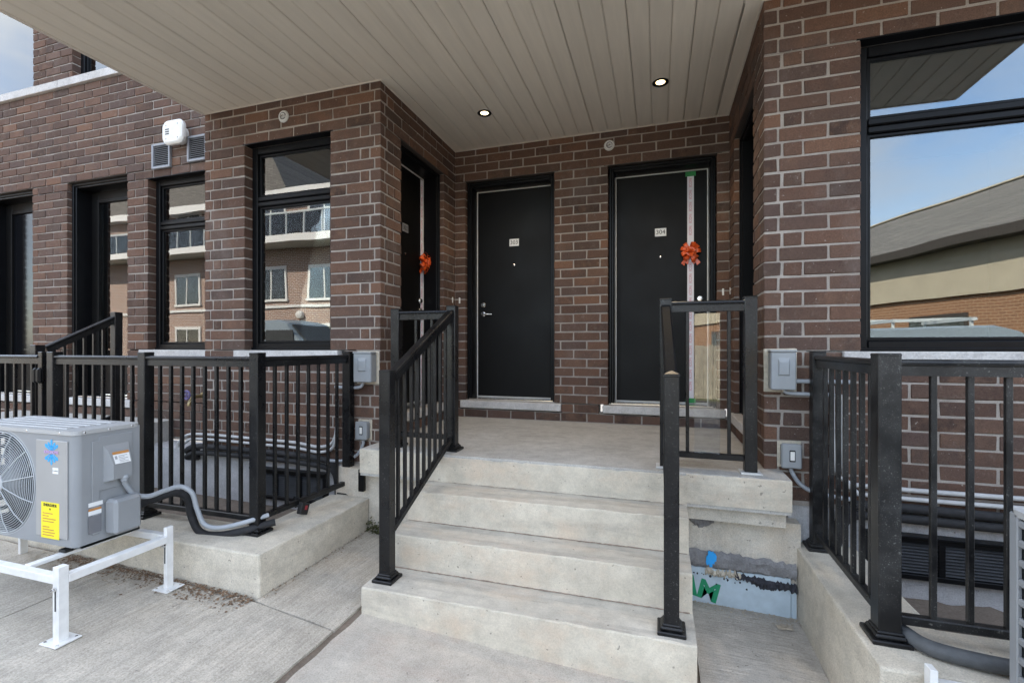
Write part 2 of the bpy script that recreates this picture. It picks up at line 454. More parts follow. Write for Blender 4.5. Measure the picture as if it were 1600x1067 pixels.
def TR(x, y, z): return Matrix.Translation((x, y, z))
def spline(pts, k=8):
    P = [Vector(p) for p in pts]; P = [P[0] * 2 - P[1]] + P + [P[-1] * 2 - P[-2]]; out = []
    for i in range(1, len(P) - 2):
        a, b, c, d = P[i - 1:i + 3]
        for q in range(k):
            t = q / k
            out.append(0.5 * (2 * b + (c - a) * t + (2 * a - 5 * b + 4 * c - d) * t * t + (3 * b - a - 3 * c + d) * t ** 3))
    out.append(P[-2]); return out
def text_obj(body, size, mat, parent, M, name='lettering', align='CENTER', bold=0.0):
    cu = bpy.data.curves.new('lettering', 'FONT'); cu.body = body; cu.size = size; cu.align_x = align; cu.align_y = 'CENTER'
    cu.extrude = 0.0004; cu.offset = bold; cu.resolution_u = 3
    tmp = bpy.data.objects.new('lettering', cu)
    me = bpy.data.meshes.new_from_object(tmp); bpy.data.objects.remove(tmp)
    me.materials.clear(); me.materials.append(MATS[mat])
    return put(name, me, parent, M)
FACE = Matrix.Rotation(R(90), 4, 'X')          # text standing upright, read from -y

# ------------------------------------------------------------------ key measures
YF, YR, YB, YL = 3.12, 3.08, 4.50, 3.45        # bay front, right front, recess back, far left wall
XL, XR = -2.03, 0.593                          # recess side walls
XBAY = wx(320, YF)
ZCEIL = ZC + 2.04
CM, CB = 0.087, ZC - 0.022                     # course height, height of the sill joint
BL = 0.2545
HEAD = CB + 20 * CM
ZLAND = CB - 8 * CM
ZBR = CB - 10 * CM - 0.02                      # foot of the brickwork
JT = 0.0125
BD = 0.09
def ground(x):
    P = [(-14, .40), (-2.98, .157), (-2.04, .125), (-1.5, .05), (-.7, 0.0), (.74, -.05), (8, -.16)]
    if x <= P[0][0]: return P[0][1]
    for (a, za), (b, zb) in zip(P, P[1:]):
        if x <= b: return za + (zb - za) * (x - a) / (b - a)
    return P[-1][1]

# ------------------------------------------------------------------ ground
def slab(name, x0, x1, y0, y1, mat, parent=None, dz=0.0, th=0.12, jit=0.004, step=0.12):
    nx = max(2, int((x1 - x0) / step)); ny = max(2, int((y1 - y0) / step))
    vs, fs = [], []
    for i in range(nx + 1):
        for j in range(ny + 1):
            x = x0 + (x1 - x0) * i / nx; y = y0 + (y1 - y0) * j / ny
            z = ground(x) + dz
            if i in (0, nx): x += random.uniform(-jit, jit)
            if j in (0, ny): y += random.uniform(-jit, jit)
            if i in (0, nx) or j in (0, ny): z -= 0.004
            vs.append((x, y, z + random.uniform(-.0008, .0008)))
    for i in range(nx):
        for j in range(ny):
            a = i * (ny + 1) + j; fs.append((a, a + ny + 1, a + ny + 2, a + 1))
    rim = [i * (ny + 1) for i in range(nx + 1)] + [nx * (ny + 1) + j for j in range(1, ny + 1)] + [i * (ny + 1) + ny for i in range(nx - 1, -1, -1)] + [j for j in range(ny - 1, 0, -1)]
    o = len(vs); vs += [(vs[i][0], vs[i][1], vs[i][2] - th) for i in rim]
    for k in range(len(rim)):
        q = (k + 1) % len(rim); fs.append((rim[q], rim[k], o + k, o + q))
    b = MB(); b.add(vs, fs); return b.obj(name, mat, parent)
# soil bed, street, and the sheet to the horizon
b = MB(); b.add([(-600, -600, -.34), (600, -600, -.34), (600, 600, -.34), (-600, 600, -.34)], [(0, 1, 2, 3)])
tag(b.obj('ground', 'asphalt'), None, None, kind='structure')
NX = 60; b = MB(); vs = []; fs = []
for i in range(NX + 1):
    x = -14 + 22 * i / NX
    vs += [(x, -1.25, ground(x) - .016), (x, 4.6, ground(x) - .016)]
for i in range(NX): fs.append((2 * i, 2 * i + 2, 2 * i + 3, 2 * i + 1))
b.add(vs, fs); tag(b.obj('soil_bed', 'soil'), None, None, kind='structure')
b = MB(); vs = []; fs = []
for i in range(NX + 1):
    x = -60 + 100 * i / NX
    z = ground(max(-14, min(8, x))) - .15
    vs += [(x, -9.6, z), (x, -1.31, z)]
for i in range(NX): fs.append((2 * i, 2 * i + 2, 2 * i + 3, 2 * i + 1))
b.add(vs, fs); tag(b.obj('road', 'asphalt'), None, None, kind='structure')
walk = bpy.data.objects.new('sidewalk', None); COL.objects.link(walk); walk['kind'] = 'structure'
XJ = -1.525                         # joint between walk and stair pad
slab('slab', -6.4, -4.75, -1.05, 1.96, 'walk_concrete', walk)
slab('slab', -4.74, -3.038, -1.05, 1.96, 'walk_concrete', walk)
slab('slab', -3.03, XJ - .022, -1.05, 1.955, 'walk_concrete', walk)
slab('slab', -2.035, XJ - .022, 1.963, 3.02, 'walk_concrete', walk)
slab('slab', XJ + .018, .17, -1.05, 2.16, 'pad_concrete', walk, dz=-.004, jit=.006)
slab('slab', .178, .742, .9, 3.02, 'strip_concrete', walk)
slab('slab', .75, 3.0, -1.05, 1.93, 'walk_concrete', walk)
slab('slab', .178, .742, -1.05, .892, 'strip_concrete', walk)
slab('slab', 3.01, 6.0, -1.05, 1.93, 'walk_concrete', walk)
slab('kerb', -8, 8, -1.3, -1.06, 'kerb_concrete', walk, dz=.004, th=.3)
SW = ground

# ------------------------------------------------------------------ the building
bld = thing('townhouse_block', 'dark brown brick townhouse block with recessed entrance porch and black-framed windows', 'building', TR(0, 0, 0))
all_bricks = []                    # (area in the photo, matrix, length, height, depth, wall)
def cut(iv, a, b):
    out = []
    for p, q in iv:
        if b <= p or a >= q: out.append((p, q)); continue
        if a > p: out.append((p, a))
        if b < q: out.append((b, q))
    return out
def brick_wall(M, length, z0, z1, openings=(), phase=0.075, short0=None, short1=None, back=0.22, seen=True, name='wall', ext=0.0):
    wall = MB()
    zs = sorted({z0, z1} | {z for o in openings for z in (o[2], o[3]) if z0 < z < z1})
    e = 0.0032 + 0.0005 * len([c for c in bld.children if c.name.startswith('wall')])
    for a, c in zip(zs, zs[1:]):
        iv = [(0.0, length)]
        for o in openings:
            if o[2] <= a + 1e-6 and o[3] >= c - 1e-6: iv = cut(iv, o[0], o[1])
        for p, q in iv:
            zt = c - (e if any(abs(o[2] - c) < 1e-6 for o in openings) else 0)
            zb = a + (e if any(abs(o[3] - a) < 1e-6 for o in openings) else 0)
            wall.box(p + e if p > 0 or not ext else -ext, q - e if q < length or not ext else length + ext, e, back, zb, zt)
    wo = wall.obj(name, 'mortar', bld, M)
    k0 = int(math.floor((z0 - CB) / CM)); k1 = int(math.ceil((z1 - CB) / CM))
    for k in range(k0, k1):
        za, zb = CB + k * CM + JT / 2, CB + (k + 1) * CM - JT / 2
        za, zb = max(za, z0), min(zb, z1)
        if zb - za < 0.018: continue
        par = k % 2
        s0 = (BD + JT) if short0 == par else 0.0
        s1 = (BD + JT) if short1 == par else 0.0
        iv = [(s0, length - s1)]
        for o in openings:
            if o[3] > za + .012 and o[2] < zb - .012: iv = cut(iv, o[0], o[1])
        ph = phase + (0 if par == 0 else BL / 2)
        for p, q in iv:
            if q - p < .02: continue
            js = [ph + BL * n for n in range(int((p - ph) / BL) - 1, int((q - ph) / BL) + 2)]
            cuts = [p] + [j for j in js if p + .035 < j < q - .035] + [q]
            for ci, (u0, u1) in enumerate(zip(cuts, cuts[1:])):
                a = u0 + (JT / 2 if ci else 0); c = u1 - (JT / 2 if ci < len(cuts) - 2 else 0)
                L = c - a
                if L < .02: continue
                rr = random.Random(hash((round(u0, 3), k, round(length, 3))))
                Mb = M @ TR((a + c) / 2 + rr.uniform(-.001, .001), rr.uniform(-.0035, .0003), (za + zb) / 2 + rr.uniform(-.0018, .0018)) @ RY(rr.uniform(-.45, .45)) @ RZ(rr.uniform(-.2, .2))
                pc = Mb.translation; pp = proj(pc); area = 0
                if pp and seen and -40 < pp[0] < 1640 and -20 < pp[1] < 1080:
                    nrm = (M.to_3x3() @ Vector((0, -1, 0))); toc = Vector((0, 0, ZC)) - pc; toc.normalize()
                    area = L * (zb - za) * max(0, nrm.dot(toc)) / pp[2] ** 2
                all_bricks.append((area, Mb, round(L, 3), round(zb - za, 3), wo))
    return wo
OPW = 0.86
# right front wall
xw = wx(1345, YR)
RW0, RW1 = xw, xw + 1.62
brick_wall(T(XR, YR, 0), 3.3 - XR, ZBR, ZCEIL + .02, [(RW0 - XR, RW1 - XR, CB, HEAD), (RW0 - .09 - XR, RW1 + .09 - XR, CB - CM, CB)], short0=1, phase=.075)
# bay front
BW0, BW1 = wx(382, YF), wx(516, YF)
brick_wall(T(XBAY, YF, 0), XL - XBAY, ZBR, ZCEIL + .02, [(BW0 - XBAY, BW1 - XBAY, CB, HEAD), (BW0 - .10 - XBAY, BW1 + .13 - XBAY, CB - CM, CB)], short0=0, short1=1, phase=.19)
# recess back
D3 = (wx(727, YB), wx(866, YB)); D4 = (wx(950, YB), wx(950, YB) + .95)
ZSILL = CB - 6 * CM
brick_wall(T(XL, YB, 0), XR - XL, ZLAND - .03, ZCEIL + .02, [(D3[0] - XL, D3[1] - XL, ZSILL, HEAD), (D3[0] - .05 - XL, D3[1] + .07 - XL, ZSILL - CM, ZSILL),
           (D4[0] - XL, D4[1] - XL, ZSILL, HEAD), (D4[0] - .09 - XL, XR - XL, ZSILL - CM, ZSILL)], phase=.10, ext=.12)
# recess sides
SY0, SY1 = 3.42, 4.23
ML = Matrix(((0, -1, 0, XL), (1, 0, 0, YF), (0, 0, 1, 0), (0, 0, 0, 1)))
brick_wall(ML, YB - YF, ZLAND - .03, ZCEIL + .02, [(SY0 - YF, SY1 - YF, ZSILL, HEAD), (SY0 - .06 - YF, SY1 + .06 - YF, ZSILL - CM, ZSILL)], short0=0, phase=.19)
MR = Matrix(((0, 1, 0, XR), (-1, 0, 0, YB), (0, 0, 1, 0), (0, 0, 0, 1)))
brick_wall(MR, YB - YR, ZLAND - .03, ZCEIL + .02, [(YB - SY1, YB - SY0 + .02, ZSILL, HEAD), (YB - SY1 - .06, YB - SY0 + .08, ZSILL - CM, ZSILL)], short1=0, phase=.12)
# far left wall, two storeys
XW0 = -9.0
LD1 = (wx(51, YL) - .95, wx(51, YL)); LD2 = (wx(105, YL), wx(199, YL)); LW = (wx(231, YL), wx(231, YL) + .87)
HD2 = HEAD + CM
ZU = CB + 34 * CM                                     # sill of the upper windows
UW1 = (wx(52, YL) - 1.1, wx(52, YL)); UW2 = (wx(113, YL), wx(113, YL) + .93)
f = lambda t: (t[0] - XW0, t[1] - XW0)
brick_wall(T(XW0, YL, 0), XBAY - XW0 + .05, ZBR, ZU + 20 * CM, [(*f(LD1), ZSILL, HD2), (*f(LD2), ZSILL, HD2), (*f(LW), CB, HEAD),
           (f(LD1)[0] - .06, f(LD1)[1] + .06, ZSILL - CM, ZSILL), (f(LD2)[0] - .06, f(LD2)[1] + .06, ZSILL - CM, ZSILL), (f(LW)[0] - .1, f(LW)[1] + .12, CB - CM, CB),
           (*f(UW1), ZU, ZU + 17 * CM), (*f(UW2), ZU, ZU + 17 * CM), (0, XBAY - XW0 + .05, ZU - CM, ZU)], phase=.03)
# bay left return (turned away from the street door)
MBL = Matrix(((0, 1, 0, XBAY), (-1, 0, 0, YL), (0, 0, 1, 0), (0, 0, 0, 1)))
brick_wall(MBL, YL - YF, ZBR, ZCEIL + .02, (), short1=1, seen=False, back=.1)
# bricks: the 300 that show largest are pieces of their own
all_bricks.sort(key=lambda t: -t[0])
cache = {}
def brick_mesh(L, H, var):
    key = (L, H, var)
    if key not in cache:
        m = MB(); random.seed(hash(key) & 0xffff)
        m.box(-L / 2, L / 2, 0, BD, -H / 2, H / 2, 0.0035, jit=0.0017)
        cache[key] = m.mesh('brick', 'brick')
    return cache[key]
rest = MB()
for i, (ar, Mb, L, H, wo) in enumerate(all_bricks):
    if i < 300:
        put('brick', brick_mesh(L, H, i % 5), wo, wo.matrix_basis.inverted() @ Mb)
    else:
        random.seed(i)
        rest.box(-L / 2, L / 2, 0, BD, -H / 2, H / 2, 0.0035, Mb, jit=0.0017)
tag(rest.obj('bricks', 'brick', bld), None, None, kind='stuff')
random.seed(11)
# foundation under the brick
def rough_face(name, x0, x1, z0, z1, y, mat, parent, amp=.004, th=.3, step=.06):
    nx, nz = max(2, int((x1 - x0) / step)), max(2, int((z1 - z0) / step)); vs, fs = [], []
    for i in range(nx + 1):
        for j in range(nz + 1):
            vs.append((x0 + (x1 - x0) * i / nx, y + random.uniform(-amp, amp), z0 + (z1 - z0) * j / nz))
    for i in range(nx):
        for j in range(nz):
            a = i * (nz + 1) + j; fs.append((a, a + nz + 1, a + nz + 2, a + 1))
    b = MB(); b.add(vs, fs, None, True); b.box(x0, x1, y + .012, y + th, z0, z1 - .002); return b.obj(name, mat, parent)
rough_face('foundation', XW0, XL - .02, -.2, ZBR - .002, YF + .012, 'grey_concrete', bld)
rough_face('foundation', .72, 3.3, -.3, ZBR - .002, YR + .012, 'grey_concrete', bld)
# storeys above the porch roof and body of the house
b = MB(); b.box(XBAY, 3.3, YF + .1, 9, ZCEIL + .35, 7.6); b.box(XW0, XBAY - .01, YL + .25, 9, ZU + 20 * CM - .6, 7.6); b.box(XW0, XBAY, YL + .002, YL + .25, ZU + 20 * CM, 7.6)
b.obj('upper_wall', 'far_brick', bld)

# ---- stone sills
def sill(x0, x1, M, z1, h=CM - JT, proud=.03, parent=bld):
    b = MB(); b.box(x0, x1, -proud, .12, z1 - h, z1, .004, jit=.0015); return b.obj('sill', 'stone_sill', parent, M)
# ---- windows
def window(x0, x1, z0, z1, M, transom=None, blind=False):
    w = bpy.data.objects.new('window', None); COL.objects.link(w); w.parent = bld; w.matrix_basis = M
    d0, d1, fw = .075, .15, .06
    b = MB()
    b.box(x0 + .003, x0 + fw, d0, d1, z0 + .003, z1 - .003, .006); b.box(x1 - fw, x1 - .003, d0, d1, z0 + .003, z1 - .003, .006)
    b.box(x0 + fw, x1 - fw, d0 + .001, d1, z1 - fw, z1 - .003, .006); b.box(x0 + fw, x1 - fw, d0 + .001, d1, z0 + .003, z0 + fw, .006)
    b.box(x0 + .004, x1 - .004, d0 - .012, d0 + .01, z0 + .0035, z0 + .022, .004)       # drip lip
    b.box(x0 + fw - .002, x0 + fw + .022, d0 + .022, d1, z0 + fw, z1 - fw, .004); b.box(x1 - fw - .022, x1 - fw + .002, d0 + .022, d1, z0 + fw, z1 - fw, .004)
    lights = [(z0 + fw, z1 - fw)]
    if transom:
        b.box(x0 + fw, x1 - fw, d0 + .0015, d1, transom - .042, transom - .004, .006); b.box(x0 + fw, x1 - fw, d0 + .002, d1, transom + .004, transom + .042, .006)
        b.box(x0 + fw, x1 - fw, d0 + .022, d1 - .01, transom - .01, transom + .01)
        lights = [(z0 + fw, transom - .042), (transom + .042, z1 - fw)]
    for a, c in lights:
        for zz in (a, c):
            s = 1 if zz == a else -1
            b.box(x0 + fw, x1 - fw, d0 + .0225, d1, min(zz, zz + s * .02), max(zz, zz + s * .02), .004)
    b.obj('frame', 'black_frame', w)
    for a, c in lights:
        g = MB(); g.box(x0 + fw + .012, x1 - fw - .012, d0 + .036, d0 + .042, a + .01, c - .01); g.obj('pane', 'window_glass', w)
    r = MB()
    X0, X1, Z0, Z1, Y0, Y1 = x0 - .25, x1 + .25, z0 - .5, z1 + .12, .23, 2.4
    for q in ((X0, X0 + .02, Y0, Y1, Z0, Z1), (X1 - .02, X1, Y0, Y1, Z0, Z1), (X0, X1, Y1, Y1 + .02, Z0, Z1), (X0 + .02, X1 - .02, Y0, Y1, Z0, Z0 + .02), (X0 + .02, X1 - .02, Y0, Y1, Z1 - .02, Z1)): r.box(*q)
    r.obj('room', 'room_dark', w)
    l = MB(); l.box(x0 - .02, x1 + .02, -.001, .075, z1 - .001, z1 + .006); l.obj('lintel', 'black_frame', w)
    sill(x0 - .09, x1 + .09, None, z0, parent=w)
    return w
ZTR = ZC + 1.262
window(RW0, RW1, CB, HEAD, T(0, YR, 0), ZTR)
window(BW0, BW1, CB, HEAD, T(0, YF, 0), ZTR - .01)
window(LW[0], LW[1], CB, HEAD, T(0, YL, 0), ZTR - .01)
window(UW1[0], UW1[1], ZU, ZU + 17 * CM, T(0, YL, 0))
window(UW2[0], UW2[1], ZU, ZU + 17 * CM, T(0, YL, 0))
b = MB()
x = XW0
while x < XBAY:
    b.box(x, min(x + .9, XBAY) - .004, -.035, .12, ZU - CM, ZU - .004, .004, jit=.001); x += .9
b.obj('stone_band', 'stone_sill', bld, T(0, YL + .002, 0))

# ---- doors
DQ = .10                            # how deep the door leaves sit behind their frames
def lever(d, x, z, side, M0=None):
    h = bpy.data.objects.new('handle', None)
    b = MB(); b.lathe([(.028, 0), (.030, .004), (.026, .012), (.012, .016), (.012, .045)], 20, TR(x, .0975, z) @ RX(90))
    b.tube(spline([(x, .055, z), (x + side * .02, .052, z), (x + side * .06, .053, z - .002), (x + side * .11, .058, z - .003)], 5), [.010] * 6 + [.009] * 5 + [.007] * 5, 10)
    b.obj('handle', 'chrome', d, TR(0, DQ, 0))
    k = MB(); k.lathe([(.027, 0), (.028, .006), (.020, .014), (.020, .020), (.004, .021)], 20, TR(x, .0975, z + .10) @ RX(90)); k.obj('deadbolt', 'chrome', d, TR(0, DQ, 0))
def door(x0, x1, z0, z1, M, number=None, plate_mat='paper_white', handle=None, glazed=False, strip=True, gl='window_glass'):
    d = bpy.data.objects.new('door', None); COL.objects.link(d); d.parent = bld; d.matrix_basis = M
    fw = .052; sx0, sx1, sz1, sz0 = x0 + fw, x1 - fw, z1 - fw, z0 + .018
    b = MB()
    b.box(x0 + .003, sx0 - .002, .055, .3, z0 + .001, z1 - .003, .006); b.box(sx1 + .002, x1 - .003, .055, .3, z0 + .001, z1 - .003, .006)
    b.box(sx0 - .002, sx1 + .002, .056, .3, sz1 + .002, z1 - .003, .006)
    b.box(x0 + .005, x0 + .03, .038, .06, z0 + .002, z1 - .005, .006); b.box(x1 - .03, x1 - .005, .038, .06, z0 + .002, z1 - .005, .006)
    b.box(x0 + .03, x1 - .03, .039, .06, z1 - .03, z1 - .005, .006)
    b.obj('frame', 'black_frame', d)
    l = MB(); l.box(x0 - .04, x1 + .04, .003, .07, z1 + .0005, z1 + .006); l.obj('lintel', 'fascia_brown', d)
    s = MB()
    if not glazed:
        s.box(sx0 + .012, sx1 - .012, .098, .142, sz0 + .012, sz1 - .012, .002)
    else:
        gw = .12
        s.box(sx0 + .004, sx0 + gw, .098, .142, sz0 + .004, sz1 - .004, .003); s.box(sx1 - gw, sx1 - .004, .098, .142, sz0 + .004, sz1 - .004, .003)
        s.box(sx0 + gw, sx1 - gw, .0985, .142, sz1 - gw, sz1 - .004, .003); s.box(sx0 + gw, sx1 - gw, .0985, .142, sz0 + .004, sz0 + .35, .003)
        for q in ((sx0 + gw - .02, sx0 + gw + .012, sz0 + .33, sz1 - gw + .02), (sx1 - gw - .012, sx1 - gw + .02, sz0 + .33, sz1 - gw + .02)): s.box(q[0], q[1], .088, .12, q[2], q[3], .004)
        s.box(sx0 + gw + .012, sx1 - gw - .012, .089, .12, sz1 - gw - .012, sz1 - gw + .02, .004); s.box(sx0 + gw + .012, sx1 - gw - .012, .089, .12, sz0 + .33, sz0 + .362, .004)
        g = MB(); g.box(sx0 + gw + .004, sx1 - gw - .004, .112, .118, sz0 + .354, sz1 - gw - .004); g.obj('pane', gl, d, TR(0, DQ, 0))
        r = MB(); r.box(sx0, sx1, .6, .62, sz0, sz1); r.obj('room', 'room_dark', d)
    s.obj('leaf', 'door_paint', d, TR(0, DQ, 0))
    if strip:
        w = MB()
        w.box(sx0, sx0 + .011, .094, .14, sz0, sz1, .002); w.box(sx1 - .011, sx1, .094, .14, sz0, sz1, .002); w.box(sx0 + .011, sx1 - .011, .0945, .14, sz1 - .011, sz1, .002)
        w.box(sx0 + .011, sx1 - .011, .0945, .14, sz0, sz0 + .011, .002)
        w.obj('weatherstrip', 'white_strip', d, TR(0, DQ, 0))
    t = MB(); t.box(x0 + .004, x1 - .004, .04, .28, z0 + .001, z0 + .017, .003); t.obj('threshold', 'chrome', d)
    cx = (sx0 + sx1) / 2
    if number is not None:
        p = MB(); pz = ZC + 1.1; p.box(cx - .052, cx + .052, .094, .0985, pz - .038, pz + .038, .002); po = p.obj('number_plate', plate_mat, d, TR(0, DQ, 0))
        text_obj(number, .058, 'ink', po, TR(cx, .0932, pz) @ FACE)
        e = MB(); e.lathe([(.010, 0), (.011, .003), (.006, .006)], 14, TR(cx, .0975, ZC + .865) @ RX(90)); e.obj('peephole', 'chrome', d, TR(0, DQ, 0))
    if handle: lever(d, sx0 + .075 if handle == 'L' else sx1 - .075, ZC + .355, 1 if handle == 'L' else -1)
    si = MB(); si.box(x0 - .05, x1 + .07, -.025, .28, z0 - CM + JT, z0 - .0005, .005, jit=.0015); si.obj('sill', 'stone_sill', d)
    return d
door(D3[0], D3[1], ZSILL, HEAD, T(0, YB, 0), '303', handle='L')
door(D4[0], D4[1], ZSILL, HEAD, T(0, YB, 0), '304', handle='R')
door(SY0 - YF, SY1 - YF, ZSILL, HEAD, ML, '302', plate_mat='grey_ink', handle='R')
door(YB - SY1, YB - SY0 + .02, ZSILL, HEAD, MR, None)
door(LD2[0], LD2[1], ZSILL, HD2, T(0, YL, 0), None, glazed=True, strip=False)
door(LD1[0], LD1[1], ZSILL, HD2, T(0, YL, 0), None, glazed=True, strip=False, handle='R', gl='dark_pane')

# ---- porch roof: vinyl soffit planks, fascia
PX0, PX1, PY0 = XBAY - .005, 2.33, 1.62
sof = bpy.data.objects.new('soffit', None); COL.objects.link(sof); sof.parent = bld
PW = .134; n = int(math.ceil((PX1 - PX0) / PW)); pc = {}
for i in range(n):
    x0 = PX0 + i * PW; x1 = min(x0 + PW, PX1); w = x1 - x0; xm = (x0 + x1) / 2
    y1 = (YB - .014 if XL < xm < XR else (YF if xm < XL else YR) - .014)
    if xm - PW / 2 < XR < xm + PW / 2: y1 = YR - .014
    if xm - PW / 2 < XL < xm + PW / 2: y1 = YF - .014
    deep = i % 3 == 0
    key = (round(w, 3), y1, deep)
    if key not in pc:
        g = .0045 if deep else .0022; hgt = .010
        b = MB(); b.prism([(-w / 2 + g, hgt), (-w / 2 + g, .004), (-w / 2 + g + .007, 0), (w / 2 - .010, 0), (w / 2 - .003, .004), (w / 2 - .0005, .0045), (w / 2 - .0005, hgt)], PY0 + .02, y1)
        pc[key] = b.mesh('plank', 'soffit_vinyl')
    put('plank', pc[key], sof, TR(xm, 0, ZCEIL + random.uniform(-.0006, .0006)))
# planks beside the two corners that the wide rows leave open
for xa, xb, ya in ((XL, PX0 + PW * math.ceil((XL - PX0) / PW), YF - .014), (PX0 + PW * math.floor((XR - PX0) / PW), XR, YR - .014)):
    b = MB(); b.box(xa + .012, xb - .003, ya, YB - .014, ZCEIL, ZCEIL + .01, .002); b.obj('plank', 'soffit_vinyl', sof)
b = MB()
tw, th = .014, .022
b.box(PX0, XL - .001, YF - tw, YF - .0005, ZCEIL - .004, ZCEIL + th, .002); b.box(XR + .001, 3.3, YR - tw, YR - .0005, ZCEIL - .004, ZCEIL + th, .002)
b.box(XL + .0005, XL + tw, YF - tw, YB - .0005, ZCEIL - .0045, ZCEIL + th, .002); b.box(XR - tw, XR - .0005, YR - tw, YB - .0005, ZCEIL - .0045, ZCEIL + th, .002)
b.box(XL + tw, XR - tw, YB - tw, YB - .0005, ZCEIL - .004, ZCEIL + th, .002)
b.box(PX0 - .012, PX0 + .02, PY0, YF - tw, ZCEIL - .005, ZCEIL + .02, .002)
b.obj('trim', 'soffit_trim', sof)
b = MB(); b.box(PX0 + .02, PX1 - .02, PY0 + .02, YB + .1, ZCEIL + .03, ZCEIL + .3)
b.box(PX0 - .01, PX1 + .01, PY0 - .01, PY0 + .018, ZCEIL - .004, ZCEIL + .36, .003); b.box(PX0 - .012, PX0 + .018, PY0 + .018, YL - .04, ZCEIL + .021, ZCEIL + .36, .003); b.box(PX1 - .018, PX1 + .012, PY0 + .018, YR - .02, ZCEIL - .004, ZCEIL + .36, .003)
b.obj('fascia', 'soffit_trim', bld)

# ------------------------------------------------------------------ stairs and landing
st = thing('concrete_stairs', 'pale concrete entrance stairs of three steps up to the porch landing', 'stairs', TR(0, 0, 0))
SX0, SX1 = -1.515, .158
def tread(name, x0, x1, y0, y1, z0, z1, mat, parent, nose=.007, amp=.0016, top=None):
    nx = max(6, int((x1 - x0) / .035))
    prof = [(y0, z0), (y0 + .001, z0 + (z1 - z0) * .35), (y0 - .001, z0 + (z1 - z0) * .7), (y0, z1 - nose), (y0 + nose * .3, z1 - nose * .3), (y0 + nose, z1), (y0 + (y1 - y0) * .35, z1 + .0015), (y0 + (y1 - y0) * .7, z1 + .0005), (y1, z1), (y1, z0)]
    m = len(prof); vs, fs = [], []
    for i in range(nx + 1):
        x = x0 + (x1 - x0) * i / nx
        chip = random.uniform(.004, .012) if random.random() < .05 else 0
        for k, (y, z) in enumerate(prof):
            q = amp if k in (3, 4, 5) else amp * .5
            vs.append((x, y + random.uniform(-q, q) + (chip * .5 if k in (4, 5) else 0), z + (random.uniform(-q, q) if 0 < k < 8 else 0) - (chip if k == 4 else 0)))
    for i in range(nx):
        for k in range(m):
            a, c = i * m + k, i * m + (k + 1) % m; fs.append((a, a + m, c + m, c))
    b = MB(); b.add(vs, fs, None, False)
    b.add(vs[:m], [tuple(range(m))]); b.add(vs[-m:], [tuple(range(m - 1, -1, -1))])
    o = b.obj(name, mat, parent)
    if top:
        o.data.materials.append(MATS[top])
        for i in range(len(fs)):
            if i % m in (5, 6, 7): o.data.polygons[i].material_index = 1
    return o
YS = [2.150, 2.405, 2.63, 2.862]
ZS = [.182, .372, .558, ZLAND]
for i in range(3):
    tread('step', SX0 + .002 * i, SX1 - .003 * i, YS[i], YS[i + 1] + .03, -.12 if i == 0 else ZS[i - 1] - .05, ZS[i], 'step_concrete', st, top='tread_concrete')
b = MB(); b.box(SX0 + .01, SX1 - .012, YS[1] + .06, 3.1, -.1, ZS[1] - .06); b.obj('core', 'step_concrete', st)
XLS0, XLS1 = XL + .004, wx(1237, 2.862)
tread('landing', XL + .003, XLS1, YS[3], YB - .003, ZLAND - .19, ZLAND, 'landing_concrete', st, amp=.0016)
tread('slab_face', SX1 - .006, XLS1 + .002, YS[3] - .006, YS[3] + .05, ZLAND - .17, ZLAND - .004, 'step_concrete', st, nose=.006)
tread('slab_face', XL + .002, SX0 + .008, YS[3] - .006, YS[3] + .05, ZLAND - .17, ZLAND - .004, 'step_concrete', st, nose=.006)
tread('slab_face', SX0 + .004, SX1 - .002, YS[3] - .004, YS[3] + .03, ZS[2] - .05, ZLAND - .013, 'step_concrete', st)
for i in range(1, 4):                      # dirt gathered where tread meets riser
    b = MB(); n = 90; x0, x1 = SX0 + .01, SX1 - .015; vs, fs = [], []
    for k in range(n + 1):
        x = x0 + (x1 - x0) * k / n; w = .004 + abs(random.gauss(0, .004))
        vs += [(x, YS[i] - w, ZS[i - 1] + .0022), (x, YS[i] + .003, ZS[i - 1] + .0026 + random.uniform(0, .004))]
    for k in range(n): fs.append((2 * k, 2 * k + 2, 2 * k + 3, 2 * k + 1))
    b.add(vs, fs); b.obj('dirt_seam', 'seam_dirt', st)
# under the landing, right: corbel, foundation, parging band, insulation board
fy = 2.985
tread('corbel', SX1 - .004, XLS1 - .015, YS[3] + .05, 3.07, ZLAND - .275, ZLAND - .185, 'foundation_concrete', st, amp=.004)
rough_face('foundation', SX1 - .004, .76, -.2, ZLAND - .272, fy, 'foundation_concrete', st, amp=.003, th=.13)
rough_face('foundation', XL - .3, SX0 + .006, -.2, ZLAND - .185, fy, 'foundation_concrete', st, amp=.003, th=.13)
def ragged(name, x0, x1, zlo, zhi, y, mat, parent, th=.01, jit=.012, n=36, bulge=.0):
    top = [(x0 + (x1 - x0) * i / n, zhi(i / n) + random.uniform(-jit, jit)) for i in range(n + 1)]
    bot = [(x0 + (x1 - x0) * i / n, zlo(i / n) + random.uniform(-jit, jit)) for i in range(n + 1)]
    vs, fs = [], []
    for (xa, za), (xb, zb) in zip(bot, top):
        vs.append((xa, y, za))
        for k in (.25, .5, .75): vs.append((xa, y - th * (1 + bulge * random.uniform(-1, 1)), za + (zb - za) * k))
        vs.append((xb, y, zb))
    for i in range(n):
        for k in range(4): fs.append((i * 5 + k, i * 5 + 5 + k, i * 5 + 6 + k, i * 5 + 1 + k))
    b = MB(); b.add(vs, fs, None, True); return b.obj(name, mat, parent)
fx0, fx1 = SX1 + .002, .735
zA = wz(1160, 866, fy); zB = wz(1160, 893, fy)
ragged('parging_band', fx0, fx1, lambda t: zB - .012 * t, lambda t: zA + .012 - .03 * t, fy - .006, 'membrane', st, th=.022, jit=.009, bulge=.35)
